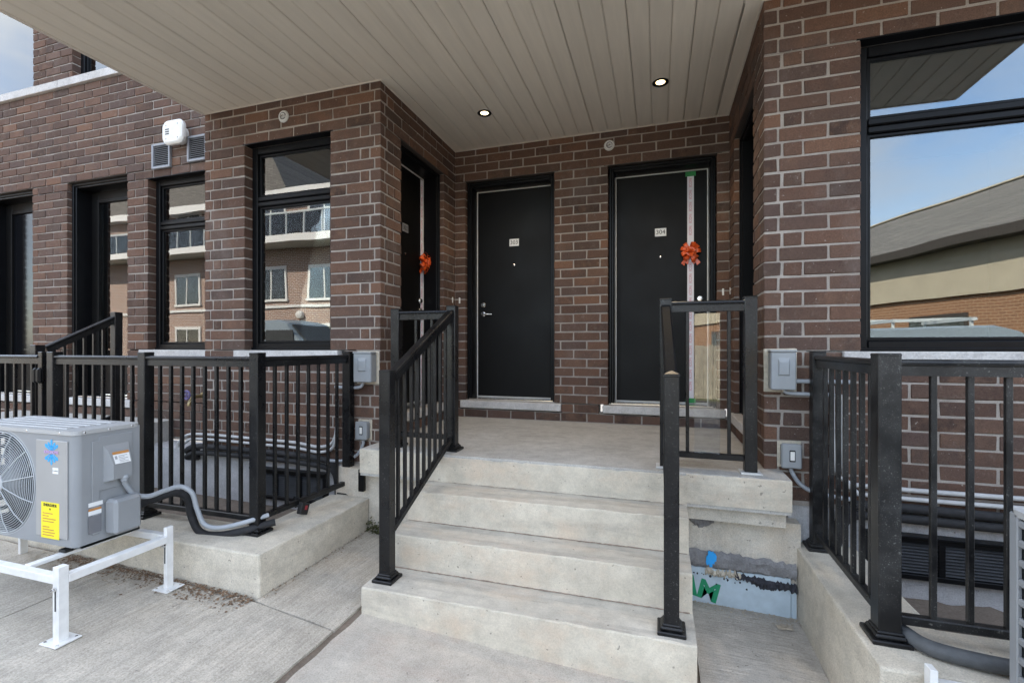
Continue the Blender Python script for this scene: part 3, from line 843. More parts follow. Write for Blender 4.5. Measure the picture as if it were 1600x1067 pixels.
ragged('tar_strip', .42, fx1, lambda t: zB - .05 - .035 * t + .015 * math.sin(9 * t), lambda t: zB + .004 - .025 * t, fy - .016, 'tar', st, th=.022, jit=.012, bulge=.4)
ragged('foam_bead', fx0 + .1, .45, lambda t: zB - .034, lambda t: zB + .006, fy - .018, 'spray_foam', st, th=.02, jit=.010, bulge=.6)
ragged('broken_edge', fx0 + .004, fx0 + .15, lambda t: ZLAND - .30 - .045 * math.sin(3 * t), lambda t: ZLAND - .272, fy - .004, 'membrane', st, th=.012, jit=.006, n=14, bulge=.5)
bd = MB(); bd.box(fx0 + .002, fx1 - .03, fy - .022, fy - .006, -.2, zB + .004); bd = bd.obj('insulation_board', 'board_blue', st)
b2 = MB(); b2.box(fx1 - .026, fx1, fy - .016, fy - .004, -.2, zB - .03); b2.obj('board_edge', 'board_blue', st)
for i in range(26):
    sx = random.uniform(fx0 + .03, fx1 - .05); sz = zB - abs(random.gauss(.02, .03)) - .01; r = random.uniform(.002, .008)
    m = MB(); m.prism([(sx + r * random.uniform(.5, 1.2) * math.cos(a * math.pi / 3.5), sz + r * random.uniform(.6, 1.5) * math.sin(a * math.pi / 3.5)) for a in range(7)], fy - .0235, fy - .0218); m.obj('tar_spot', 'tar', bd)
text_obj('AM', .150, 'letter_green', bd, TR(fx0 + .070, fy - .0225, zB - .120) @ FACE @ RZ(-14), bold=.006)
sp = []
for i in range(26):
    a = i * 2 * math.pi / 26; rr = .026 * random.uniform(.75, 1.18); sp.append((.292 + rr * math.cos(a) + .004 * math.sin(a), zA - .03 + rr * 1.75 * math.sin(a)))
m = MB(); m.prism(sp, fy - .037, fy - .027); m.obj('spray_mark', 'spray_blue', st)

# ------------------------------------------------------------------ kerb walls round the window wells
def kerb_wall(name, poly, z1, label):
    o = thing(name, label, 'low wall', TR(poly[0][0], poly[0][1], 0))
    bm = bmesh.new(); n = len(poly)
    lo = [bm.verts.new((x, y, -.2)) for x, y in poly]; hi = [bm.verts.new((x, y, z1)) for x, y in poly]
    bm.faces.new(hi); bm.faces.new(lo[::-1])
    for i in range(n): bm.faces.new((lo[i], lo[(i + 1) % n], hi[(i + 1) % n], hi[i]))
    bmesh.ops.recalc_face_normals(bm, faces=bm.faces)
    bmesh.ops.triangulate(bm, faces=[f for f in bm.faces if len(f.verts) > 4])
    eg = [e for e in bm.edges if e.calc_length() > 0 and len(e.link_faces) == 2 and e.calc_face_angle() > .5 and max(v.co.z for v in e.verts) > 0]
    bmesh.ops.bevel(bm, geom=eg, offset=.011, segments=2, affect='EDGES', profile=.6)
    bmesh.ops.subdivide_edges(bm, edges=[e for e in bm.edges if e.calc_length() > .25], cuts=12, use_grid_fill=True)
    for v in bm.verts: v.co += Vector((random.uniform(-.0012, .0012), random.uniform(-.0012, .0012), random.uniform(-.0012, .0012)))
    me = bpy.data.meshes.new('wall'); bm.to_mesh(me); bm.free(); me.materials.append(MATS['kerb_concrete'])
    put('wall', me, o, o.matrix_basis.inverted())
    return o
ZKL, ZKR = .352, .340
KXL = -2.038; KYL = 1.985
kerb_wall('kerb_wall', [(-6.5, KYL), (KXL, KYL), (KXL, fy - .004), (KXL - .33, fy - .004), (KXL - .33, KYL + .33), (-6.5, KYL + .33)], ZKL, 'low cream concrete kerb wall carrying the black fence behind the white-legged air conditioner')
KXR = wx(1300, 2.43) if False else .742; KYR = 1.955
kerb_wall('kerb_wall', [(KXR, KYR), (4.2, KYR), (4.2, KYR + .33), (KXR + .31, KYR + .33), (KXR + .31, YR + .008), (KXR, YR + .008)], ZKR, 'low cream concrete kerb wall carrying the fence below the wide window')
for name, x0, x1, y0, y1, z in (('well_floor', -6.5, KXL - .3, KYL + .28, YF + .05, .10), ('well_floor', KXR + .28, 4.2, KYR + .3, YR + .05, .085)):
    b = MB(); nx, ny = 40, 8; vs, fs = [], []
    for i in range(nx + 1):
        for j in range(ny + 1): vs.append((x0 + (x1 - x0) * i / nx, y0 + (y1 - y0) * j / ny, z + random.uniform(-.012, .02)))
    for i in range(nx):
        for j in range(ny): a = i * (ny + 1) + j; fs.append((a, a + ny + 1, a + ny + 2, a + 1))
    b.add(vs, fs, None, True); tag(b.obj(name, 'soil'), None, None, kind='structure')

# ------------------------------------------------------------------ railings
PS = .066
def post(parent, x, y, z0, z1, base=True, cap='flat', size=PS, base_mat=None, M=None):
    h = size / 2
    b = MB(); b.box(x - h, x + h, y - h, y + h, z0 + .004, z1 - .006, .004)
    if cap == 'pyramid':
        b.box(x - h - .004, x + h + .004, y - h - .004, y + h + .004, z1 - .016, z1 - .002, .003)
        vs = [(x - h, y - h, z1 - .002), (x + h, y - h, z1 - .002), (x + h, y + h, z1 - .002), (x - h, y + h, z1 - .002), (x, y, z1 + .013)]
        b.add(vs, [(0, 1, 4), (1, 2, 4), (2, 3, 4), (3, 0, 4)])
    else: b.box(x - h - .001, x + h + .001, y - h - .001, y + h + .001, z1 - .012, z1, .004)
    p = b.obj('post', METAL, parent)
    if base:
        b = MB(); b.box(x - h - .028, x + h + .028, y - h - .028, y + h + .028, z0 - .001, z0 + .018, .004); b.box(x - h - .014, x + h + .014, y - h - .014, y + h + .014, z0 + .017, z0 + .034, .006); b.box(x - h - .006, x + h + .006, y - h - .006, y + h + .006, z0 + .033, z0 + .044, .004)
        b.obj('base_plate', base_mat or METAL, p)
    return p
def rail_bar(parent, p0, p1, w, h, name, bev=.004, mat=None):      # straight bar, vertical sides, may slope
    a, c = Vector(p0), Vector(p1); d = c - a; L = d.length
    rz = math.atan2(d.y, d.x); ry = -math.asin(d.z / L)
    b = MB(); b.box(0, L, -w / 2, w / 2, -h / 2, h / 2, bev)
    return b.obj(name, mat or METAL, parent, Matrix.Translation(a) @ Matrix.Rotation(rz, 4, 'Z') @ Matrix.Rotation(ry, 4, 'Y'))
def top_rail(parent, p0, p1, mat=None):
    a, c = Vector(p0), Vector(p1); d = c - a; L = d.length
    rz = math.atan2(d.y, d.x); ry = -math.asin(d.z / L)
    prof = [(-.020, -.062), (.020, -.062), (.020, -.026), (.016, -.024), (.016, -.021), (.026, -.019), (.029, -.012), (.027, -.005), (.020, 0), (-.020, 0), (-.027, -.005), (-.029, -.012), (-.026, -.019), (-.016, -.021), (-.016, -.024), (-.020, -.026)]
    n = len(prof); vs = [(0, y, z) for y, z in prof] + [(L, y, z) for y, z in prof]
    fs = [(i, n + i, n + (i + 1) % n, (i + 1) % n) for i in range(n)] + [tuple(range(n)), tuple(range(2 * n - 1, n - 1, -1))]
    fs = [tuple(reversed(f)) for f in fs]
    b = MB(); b.add(vs, fs)
    return b.obj('top_rail', mat or METAL, parent, Matrix.Translation(a) @ Matrix.Rotation(rz, 4, 'Z') @ Matrix.Rotation(ry, 4, 'Y'))
balu = {}
def baluster(parent, x, y, z0, z1, s=.0195):
    k = (round(z1 - z0, 3), METAL)
    if k not in balu:
        b = MB(); b.box(-s / 2, s / 2, -s / 2, s / 2, 0, z1 - z0, .002); balu[k] = b.mesh('baluster', METAL)
    return put('baluster', balu[k], parent, TR(x, y, z0))
def span(parent, p0, p1, zt0, zt1, zb0, zb1, nb=None, gap=.105, rail=None, ends=PS / 2):
    a, c = Vector((*p0, 0)), Vector((*p1, 0)); d = c - a; L = d.length; u = d / L
    q0, q1 = a + u * ends, c - u * ends
    t = lambda s, z0, z1: z0 + (z1 - z0) * s
    top_rail(parent, (q0.x, q0.y, t(ends / L, zt0, zt1)), (q1.x, q1.y, t(1 - ends / L, zt0, zt1)), rail)
    rail_bar(parent, (q0.x, q0.y, t(ends / L, zb0, zb1)), (q1.x, q1.y, t(1 - ends / L, zb0, zb1)), .036, .034, 'bottom_rail')
    nb = nb or max(1, int(round((L - 2 * ends) / gap)) - 1)
    for i in range(nb):
        s = (ends + (L - 2 * ends) * (i + 1) / (nb + 1)) / L
        p = a + u * L * s; baluster(parent, p.x, p.y, t(s, zb0, zb1) + .012, t(s, zt0, zt1) - .055)
# left fence
FYL = 2.225; FXL = wx(402.5, FYL)
fl = thing('metal_fence', 'black metal picket fence round the window well behind the white-legged air conditioner', 'fence', TR(FXL, FYL, ZKL))
def local(o, fn):           # build children in world coordinates, then hang them under o
    before = set(bpy.data.objects); fn(); inv = o.matrix_basis.inverted()
    for c in set(bpy.data.objects) - before:
        if c.parent == o: c.matrix_basis = inv @ c.matrix_basis
ZTL = ZC - .055; ZPL = ZC - .030
def left_fence():
    xs = [FXL, wx(228, FYL), wx(86, FYL), -5.3]
    for x in xs[:3]: post(fl, x, FYL, ZKL, ZPL)
    post(fl, FXL + .03, YF - .075, ZKL, ZPL)
    for a, c in zip(xs, xs[1:2]): span(fl, (c, FYL), (a, FYL), ZTL, ZTL, ZKL + .085, ZKL + .085, 8)
    span(fl, (xs[2], FYL), (xs[1], FYL), ZTL, ZTL, ZKL + .085, ZKL + .085, 8)
    span(fl, (FXL, FYL), (FXL + .03, YF - .075), ZTL, ZTL, ZKL + .085, ZKL + .085, 7)
local(fl, left_fence)
gx = wx(68, FYL)
gt = thing('fence_gate', 'black metal picket gate hinged beside the fence left of the air conditioner', 'gate', TR(gx, FYL, ZKL))
def gate():
    b = MB(); b.box(gx - .022, gx + .022, FYL - .022, FYL + .022, ZKL + .05, ZPL, .003); b.obj('gate_stile', 'black_metal', gt)
    b = MB(); b.box(gx - .96, gx - .916, FYL - .022, FYL + .022, ZKL + .05, ZPL, .003); b.obj('gate_stile', 'black_metal', gt)
    span(gt, (gx - .938, FYL), (gx, FYL), ZTL, ZTL, ZKL + .085, ZKL + .085, 8, ends=.022)
    hz = wz(74, 587, FYL - .03)
    b = MB(); b.box(gx - .03, gx + .008, FYL - .055, FYL - .022, hz - .055, hz + .055, .012); b.box(gx + .014, gx + .05, FYL - .055, FYL - .02, hz - .055, hz + .055, .012); b.box(gx + .006, gx + .016, FYL - .05, FYL - .03, hz - .04, hz + .04)
    b.obj('hinge', 'black_frame', gt)
local(gt, gate)
# right fence
FYR = 2.158; FXR = wx(1384, FYR)
frr = thing('metal_fence', 'dusty black metal picket fence below the wide window, beside the stair foot', 'fence', TR(FXR, FYR, ZKR))
ZTR_ = ZC - .045
def right_fence():
    post(frr, FXR, FYR, ZKR, ZC - .022, size=.075); post(frr, FXR + .01, YR - .075, ZKR, ZC - .022)
    post(frr, FXR + 1.75, FYR, ZKR, ZC - .022)
    span(frr, (FXR, FYR), (FXR + 1.75, FYR), ZTR_, ZTR_, ZKR + .085, ZKR + .085, 14, ends=.0375)
    span(frr, (FXR, FYR), (FXR + .01, YR - .075), ZTR_, ZTR_, ZKR + .085, ZKR + .085, 7, ends=.035)
METAL = 'dusty_metal'
local(frr, right_fence)
METAL = 'black_metal'
# stair rails
HYL = 2.262
lx, ly = wx(605, HYL), HYL
sl = thing('stair_railing', 'black metal stair railing with sloping balusters, on the side of the ribboned side door', 'railing', TR(lx, ly, ZS[0]))
ux, uy = wx(707, 3.01), 3.01
def left_rail():
    zt0, zt1 = wz(605, 578, ly), wz(705, 478, uy)
    post(sl, lx, ly, ZS[0], zt0); post(sl, ux, uy, ZLAND, zt1)
    wxl = wx(620, 3.015); post(sl, wxl, 3.015, ZLAND, zt1 - .01)
    span(sl, (lx, ly), (ux, uy), zt0 - .03, zt1 - .012, ZS[0] + .235, ZLAND + .10, 9)
    span(sl, (wxl, 3.015), (ux, uy), zt1 - .03, zt1 - .03, ZLAND + .09, ZLAND + .09, 2)
local(sl, left_rail)
rx, ry = wx(1049, 2.24), 2.24
sr = thing('stair_railing', 'black metal stair railing ending in a low pyramid-capped post, joined to a two-baluster landing rail', 'railing', TR(rx, ry, ZS[0]))
def right_rail():
    zt0, zt1 = wz(1046, 583, ry), wz(1171, 463, 2.965)
    rux = wx(1040, 2.965); rex = wx(1172, 2.965)
    post(sr, rx, ry, ZS[0], zt0, cap='pyramid'); post(sr, rux, 2.965, ZLAND, zt1, base_mat='chrome', base=False); post(sr, rex, 2.965, ZLAND, zt1, base=False)
    for xx in (rux, rex):
        b = MB(); b.box(xx - .055, xx + .055, 2.965 - .055, 2.965 + .055, ZLAND + .002, ZLAND + .012, .002); b.obj('base_plate', 'white_strip', sr)
    top_rail(sr, (rux + PS / 2, 2.965, zt1 - .02), (rex - PS / 2, 2.965, zt1 - .02))
    rail_bar(sr, (rux + PS / 2, 2.965, ZLAND + .085), (rex - PS / 2, 2.965, ZLAND + .085), .036, .034, 'bottom_rail')
    for p in (1074, 1139): baluster(sr, wx(p, 2.965), 2.965, ZLAND + .098, zt1 - .075)
    span(sr, (rx, ry), (rux, 2.965), zt0 - .03, zt1 - .02, ZS[0] + .235, ZLAND + .10, 7, rail='satin_metal')
    g = MB(); g.box(wx(1085, 2.99), wx(1125, 2.99), 2.99, 2.996, ZLAND + .06, zt1 - .09); g.obj('clear_sheet', 'clear_sheet', sr)
local(sr, right_rail)
# neighbour's stairs and rail
nl = thing('stair_railing', 'black metal stair railing rising behind the fence to the glazed side doors', 'railing', TR(wx(59, 2.47), 2.47, .4))
nux, nuy = wx(182, 3.02), 3.02
def neigh():
    a = wx(59, 2.47)
    post(nl, a, 2.47, .44, wz(59, 539, 2.47)); post(nl, nux, nuy, ZLAND, wz(182, 488, nuy))
    span(nl, (a, 2.47), (nux, nuy), wz(59, 539, 2.47) - .03, wz(182, 488, nuy) - .02, .44 + .2, ZLAND + .1, 6)
local(nl, neigh)
ns = thing('concrete_stairs', 'concrete entrance stairs behind the fence leading to the glazed side doors', 'stairs', TR(-5.7, 2.4, 0))
def nst():
    x0, x1 = -6.9, nux + .12
    tread('step', x0, x1, 2.30, 2.60, .05, .42, 'step_concrete', ns); tread('step', x0 + .002, x1 - .002, 2.57, 2.88, .3, .58, 'step_concrete', ns)
    tread('landing', x0 - .1, x1 + .02, 2.85, YL - .005, .1, ZLAND, 'landing_concrete', ns)
local(ns, nst)

# ------------------------------------------------------------------ ribbons on doors
def ribbon_bow(M, x, ztop, zbot, zbow, label, seed, tw=.029, ends=True):
    t = thing('door_ribbon', label, 'ribbon', M @ TR(x, .09 + DQ, zbow), group=None)
    rnd = random.Random(seed)
    b = MB(); b.box(-tw, tw, -.0005, .003, zbot - zbow, ztop - zbow); tp = b.obj('tape', 'tape_white', t)
    for z in (ztop - zbow - .018, zbot - zbow + .018) if ends else ():
        b = MB(); b.box(-.045, .045, -.0025, .0, z - .022, z + .022); b.obj('tape_end', 'tape_green', t)
    z = ztop - zbow - .10
    while z > zbot - zbow + .08:
        if abs(z) > .12: text_obj('ICON', .034, 'pink_ink', tp, TR(0, -.0012, z) @ FACE @ RZ(90))
        z -= .112
    def loop(az, el, ln, w, tw):
        # ribbon bent into a teardrop loop
        pts = []; n = 14
        for i in range(n + 1):
            s = i / n; a = math.pi * 2 * s
            pts.append(((1 - math.cos(a)) * ln / 2, math.sin(a) * ln * .30 * math.sin(math.pi * s) ** .5))
        vs, fs = [], []
        for q, h in pts: vs += [(q, h, -w / 2 * (.45 + .55 * q / ln)), (q, h, w / 2 * (.45 + .55 * q / ln))]
        for i in range(n): fs.append((2 * i, 2 * i + 2, 2 * i + 3, 2 * i + 1))
        m = MB(); m.add(vs, fs, TR(0, -.022, 0) @ RY(az) @ RZ(-el) @ RX(tw), True); return m.obj('loop', 'ribbon', bow)
    kn = MB(); kn.box(-.014, .014, -.034, -.004, -.016, .016, .006); bow = kn.obj('bow', 'ribbon', t)
    for i in range(9): loop(i * 40 + rnd.uniform(-12, 12), rnd.uniform(8, 22), rnd.uniform(.082, .10), .036, rnd.uniform(-25, 25))
    for i in range(6): loop(i * 60 + 20 + rnd.uniform(-12, 12), rnd.uniform(38, 60), rnd.uniform(.06, .075), .034, rnd.uniform(-30, 30))
    for s in (-1, 1):
        m = MB(); m.add([(0, -.015, 0), (s * .03, -.02, -.02), (s * .085, -.02, -.10), (s * .055, -.016, -.125), (s * .048, -.017, -.098), (s * .022, -.016, -.115)], [(0, 1, 2), (0, 2, 4), (2, 3, 4), (0, 4, 5)]); m.obj('tail', 'ribbon', bow)
    return t
ribbon_bow(T(0, YB, 0), wx(1079, YB + .19), HEAD - .075, ZSILL + .03, ZC + .89, 'orange-red bow on a long white printed tape down the door numbered 304', 3)
ribbon_bow(ML, wy(659, XL - .19) - YF, HEAD - .075, ZSILL + .03, wz(662, 410, wy(659, XL - .19)), 'orange-red bow on white tape on the side door beside the stair rail', 5, .022, False)

# ------------------------------------------------------------------ ceiling lights
for px, py, lab in ((757, 177, 'round lit ceiling downlight nearer the ribboned side door'), (1032, 129, 'round lit ceiling downlight in front of the door with the long white tape')):
    v = (HY - py) / FPX; d = 2.04 / v; u = pxu(px)
    X, Y = d * (-SN + u * CS), d * (CS + u * SN)
    t = thing('ceiling_downlight', lab, 'ceiling light', TR(X, Y, ZCEIL))
    b = MB(); b.lathe([(.058, .001), (.062, -.004), (.056, -.008), (.040, -.005), (.034, .004)], 32); b.obj('ring', 'black_frame', t)
    b = MB(); b.lathe([(.0335, -.001), (.02, -.0015), (.001, -.002)], 28); b.obj('lens', 'lamp_face', t)
    ld = bpy.data.lights.new('lamp', 'SPOT'); ld.energy = 8; ld.color = (1.0, .80, .55); ld.spot_size = R(120); ld.spot_blend = .8; ld.shadow_soft_size = .04
    lo = bpy.data.objects.new('lamp', ld); COL.objects.link(lo); lo.parent = t; lo.location = (0, 0, -.012)

# ------------------------------------------------------------------ things on the walls
def rose(px, py, Y, lab):
    t = thing('wall_rose', lab, 'light fitting', TR(wx(px, Y), Y, wz(px, py, Y)))
    M = RX(90)
    b = MB(); b.lathe([(.048, 0), (.050, .006), (.047, .012), (.030, .013)], 26, M); b.obj('cover', 'white_strip', t)
    for k in range(3):
        b = MB(); rr = .036 - .010 * k; b.tube([(rr * math.cos(a * math.pi / 9) + .003 * k, -.016 - .004 * k, rr * math.sin(a * math.pi / 9)) for a in range(17)], .0035, 6); b.obj('wire', 'paper_white' if k != 1 else 'grey_ink', t)
    b = MB(); b.tube(spline([(.0, -.02, .01), (.01, -.032, -.004), (-.012, -.030, -.010), (-.004, -.02, .012)], 5), .004, 6); b.obj('wire', 'chrome', t)
rose(952, 228, YB, 'bare round wall fitting with coiled wires above and between the two numbered doors')
rose(444, 183, YF, 'bare round wall fitting with coiled wires above the narrow two-pane window')
def vent(px, py, lab):
    t = thing('wall_vent', lab, 'vent', TR(wx(px, YL), YL, wz(px, py, YL)))
    w, h = .125, .125
    b = MB(); b.box(-w, -w + .022, -.03, .0, -h, h, .004); b.box(w - .022, w, -.03, .0, -h, h, .004); b.box(-w + .022, w - .022, -.03, 0, h - .022, h, .004); b.box(-w + .022, w - .022, -.0305, 0, -h, -h + .024, .004); b.obj('frame', 'vent_grey', t)
    b = MB(); b.box(-w + .02, w - .02, -.004, .0, -h + .02, h - .02); b.obj('backing', 'dark_hole', t)
    for i in range(11):
        z = -h + .035 + i * .0185
        b = MB(); b.box(-w + .02, w - .02, -.024, -.006, -.0015, .0015, M=TR(0, 0, z) @ TR(0, -.014, 0) @ RX(35) @ TR(0, .014, 0)); b.obj('slat', 'vent_grey', t)
vent(255, 245, 'grey slatted wall vent left of the white alarm above the side window')
vent(311, 233, 'grey slatted wall vent right of the white alarm, against the bay corner')
t = thing('wall_alarm', 'white rounded alarm horn on the brick between the two grey vents', 'alarm', TR(wx(286, YL), YL, wz(282, 214, YL)))
b = MB(); b.lathe([(.085, 0), (.088, .02), (.075, .05), (.07, .065)], 28, RX(90)); b.obj('back_box', 'white_plastic', t)
def rrect(w, h, r, n=7):
    out = []
    for cx, cz, a0 in ((w - r, h - r, 0), (-w + r, h - r, 90), (-w + r, -h + r, 180), (w - r, -h + r, 270)):
        out += [(cx + r * math.cos(R(a0 + 90 * i / n)), cz + r * math.sin(R(a0 + 90 * i / n))) for i in range(n + 1)]
    return out
b = MB(); fr = []
for (w, h, y) in ((.118, .103, -.06), (.132, .115, -.07), (.135, .118, -.095), (.128, .110, -.108), (.110, .094, -.114)): fr.append([(x, y, z) for x, z in rrect(w, h, .07)])
n = len(fr[0]); vs = [p for l_ in fr for p in l_]; fs = [(k * n + i, (k + 1) * n + i, (k + 1) * n + (i + 1) % n, k * n + (i + 1) % n) for k in range(4) for i in range(n)]
b.add(vs, [tuple(reversed(f)) for f in fs], None, True); b.add(fr[-1], [tuple(range(n - 1, -1, -1))]); b.add(fr[0], [tuple(range(n))]); b.obj('cover', 'white_plastic', t)
for k in range(3):
    b = MB(); b.box(-.085, -.035, -.1155, -.112, -.024 + k * .022, -.013 + k * .022); b.obj('slot', 'ac_dark', t)
for sx in (-1, 1):
    for sz in (-1, 1):
        if sx > 0 or True:
            b = MB(); b.lathe([(.006, 0), (.005, .002)], 10, TR(sx * .075, -.1135, sz * .066) @ RX(90)); b.obj('screw', 'grey_ink', t)

def elbox(px0, px1, py0, py1, Y, lab, depth=.09):
    pm = (px0 + px1) / 2
    x0, x1, z1, z0 = wx(px0, Y - depth), wx(px1, Y - depth), wz(pm, py0, Y - depth), wz(pm, py1, Y - depth)
    cx, cz, w, h = (x0 + x1) / 2, (z0 + z1) / 2, (x1 - x0) / 2, (z1 - z0) / 2
    t = thing('meter_box', lab, 'electrical box', TR(cx, Y, cz))
    b = MB(); b.box(-w - .022, w + .022, -.012, -.001, -h - .02, h + .022, .004, jit=.003); b.obj('sealant_edge', 'spray_foam', t)
    b = MB(); b.box(-w, w, -depth + .012, -.01, -h, h, .006); b.obj('case', 'box_grey', t)
    l = MB(); l.box(-w - .002, w + .002, -depth, -depth + .014, -h - .002, h + .004, .006); lid = l.obj('lid', 'box_grey', t)
    l = MB(); l.box(-w - .006, w + .006, -depth - .006, -.02, h + .002, h + .016, .005); l.obj('hood', 'box_grey', t)
    vs = [(-w * .45, -depth - .0005, -h * .25), (w * .5, -depth - .0005, -h * .25), (w * .5, -depth - .0005, h * .72), (-w * .45, -depth - .0005, h * .72),
          (-w * .34, -depth - .008, -h * .17), (w * .4, -depth - .008, -h * .17), (w * .4, -depth - .008, h * .5), (-w * .34, -depth - .008, h * .5)]
    l = MB(); l.hull(vs, [(4, 5, 6, 7), (0, 1, 5, 4), (1, 2, 6, 5), (2, 3, 7, 6), (3, 0, 4, 7), (0, 1, 2, 3)]); l.obj('panel', 'box_grey', lid)
    l = MB(); l.lathe([(.007, 0), (.005, .006)], 10, TR(0, -depth + .02, -h - .004) @ RX(90)); l.obj('latch', 'chrome', t)
    return t, cx, cz, w, h
tb, cx, cz, w, h = elbox(552, 579, 553, 597, YF, 'grey weatherproof electrical box on the bay corner beside the stair rail')
b = MB(); b.tube(spline([(-w * .3, -.045, -h), (-w * .6, -.045, -h - .04), (-w - .08, -.04, -h - .05), (-w - .2, -.04, -h - .045)], 6), .013, 10); b.obj('conduit', 'conduit_grey', tb)
tb, cx, cz, w, h = elbox(1205, 1244, 551, 609, YR, 'grey weatherproof electrical box on the brick pier left of the wide window')
b = MB(); b.tube([(w, -.04, -h * .55), (w + .3, -.04, -h * .55)], .013, 10); b.tube(spline([(w * .2, -.045, -h), (w * .5, -.045, -h - .02), (w + .06, -.045, -h - .025), (w + .2, -.045, -h - .025)], 6), .011, 10); b.obj('conduit', 'conduit_grey', tb)
def outlet(px, py, Y, lab, route):
    t = thing('outdoor_outlet', lab, 'outlet', TR(wx(px, Y - .06), Y, wz(px, py, Y - .06)))
    w, h = .048, .066
    b = MB(); b.box(-w - .012, w + .012, -.008, -.0005, -h - .01, h + .012, .003, jit=.003); b.obj('sealant_edge', 'spray_foam', t)
    b = MB(); b.box(-w, w, -.052, -.007, -h, h, .010); b.obj('case', 'box_grey', t)
    b = MB(); b.box(-w - .004, w + .004, -.066, -.050, -h - .004, h + .004, .008); ld = b.obj('lid', 'box_grey', t)
    b = MB(); b.box(-.012, .018, -.068, -.0645, -.03, .036, .002); b.obj('socket', 'dark_hole', ld)
    b = MB(); b.box(-.008, .014, -.0695, -.067, -.022, .028, .001); b.obj('insert', 'white_plastic', ld)
    b = MB(); b.tube(spline([(0, -.035, -h)] + route, 8), .012, 10); b.obj('conduit', 'conduit_grey', t)
outlet(564, 673, YF, 'small grey outdoor outlet low on the bay corner, conduit curling toward the fence', [(0, -.035, -.11), (-.05, -.04, -.19), (-.16, -.05, -.24), (-.3, -.05, -.25)])
outlet(1237, 713, YR, 'small grey outdoor outlet low on the pier left of the wide window', [(.01, -.035, -.10), (.05, -.04, -.16), (.13, -.05, -.20), (.3, -.05, -.22)])
# hose tap
t = thing('hose_tap', 'hose tap with round dark blue wheel on the bay brick behind the fence', 'tap', TR(wx(318, YF), YF, wz(318, 618, YF)))
b = MB(); b.lathe([(.03, 0), (.03, .008), (.016, .01), (.016, .11)], 16, RX(90)); b.tube(spline([(0, -.07, 0), (0, -.10, -.01), (0, -.13, -.05), (0, -.135, -.075)], 5), .014, 10); b.obj('body', 'brass', t)
b = MB(); b.tube([(.035 * math.cos(a * math.pi / 10), -.155, .02 + .035 * math.sin(a * math.pi / 10)) for a in range(20)], .008, 8, closed=True); b.box(-.034, .034, -.158, -.152, .015, .025); b.box(-.005, .005, -.158, -.152, -.013, .053); b.tube([(0, -.1, .01), (0, -.155, .02)], .008, 8); b.obj('wheel', 'hose_wheel', t)

for i, (M_, u_) in enumerate(((ML, YB - YF - .07), (T(XL, YB, 0), .05), (T(XL, YB, 0), XR - XL - .05), (MR, .07))):
    b = MB(); b.box(-.008, .008, -.006, .004, -.03, .03, .002); b.obj('weep_vent', 'white_plastic', bld, M_ @ TR(u_, 0, ZC + .49))
# louvres under the brick
def louvre(x0, x1, z0, z1, Y, cells, lab):
    t = thing('foundation_louvre', lab, 'vent', TR(x0, Y, z0)); W, H = x1 - x0, z1 - z0
    b = MB(); e = .028
    b.box(0, W, -.045, 0, H - e, H, .003); b.box(0, W, -.045, 0, 0, e, .003)
    for i in range(cells + 1):
        xx = (W - e) * i / cells; b.box(xx, xx + e, -.0445, 0, e, H - e, .002)
    b.box(-.01, W + .01, -.06, 0, H, H + .012, .002)
    b.obj('frame', 'black_frame', t)
    b = MB(); b.box(e, W - e, -.006, -.001, e, H - e); b.obj('backing', 'dark_hole', t)
    n = int((H - 2 * e) / .0165)
    for c in range(cells):
        a = (W - e) * c / cells + e; d = (W - e) * (c + 1) / cells
        for i in range(n):
            b = MB(); b.box(a, d, -.010, .010, -.001, .001, M=TR(0, -.024, e + .010 + i * .0165) @ RX(32)); b.obj('slat', 'louvre_metal', t)
louvre(wx(398, YF) , wx(513, YF), ZC - 1.245, ZC - 1.005, YF + .008, 3, 'black louvred vent in the foundation behind the corner of the left fence')
louvre(KXR + .36, KXR + 1.66, ZC - 1.245, ZC - 1.02, YR + .008, 4, 'black louvred vent in the foundation below the wide window')
# conduits and insulated lines along the wells
def pipe(name, pts, r, mat, lab, cat='pipe', group=None, k=8, n=10):
    b = MB(); b.tube(spline(pts, k), r, n); return tag(b.obj(name, mat), lab, cat, group)
yw = YF - .03
zl = lambda px, py: wz(px, py, yw)
xl0, xl1 = wx(285, yw), wx(540, yw)
zp = ZC - .66
for i, (dz, mat, r, lab) in enumerate(((0, 'conduit_white', .0125, 'upper white conduit along the brick foot behind the left fence'), (-.042, 'conduit_white', .0125, 'lower white conduit along the brick foot behind the left fence'))):
    zz = ZC - .755 + dz
    pipe('wall_conduit', [(xl0 + .06 - .03 * i, yw + .015, zz - .20 + .045 * i), (xl0 - .05 + .03 * i, yw, zz - .13 + .03 * i), (xl0 + .02 + .02 * i, yw - .005, zz - .04), (xl0 + .2, yw, zz), (-3.1, yw + .006, zz - .008), (-2.8, yw, zz - .012), (-2.55, yw, zz - .03), (-2.42, yw, zz + .05), (-2.40, yw + .005, zz + .35)], r, mat, lab, 'conduit')
for i, (dz, r, lab) in enumerate(((-.10, .024, 'upper black insulated line along the foundation behind the left fence'), (-.155, .022, 'lower black insulated line along the foundation behind the left fence'))):
    zz = ZC - .755 + dz
    pipe('insulated_pipe', [(xl0 + .16, yw + .03, zz - .06), (xl0 + .08, yw - .02, zz - .05), (xl0 + .25, yw - .02, zz), (-3.0, yw - .01, zz - .006 + .006 * i), (-2.7, yw - .02, zz - .01), (-2.5, yw - .01, zz - .03), (-2.42, yw, zz - .08), (-2.42, yw + .03, zz - .25)], r, 'foam_wrap', lab)
yr = YR - .03
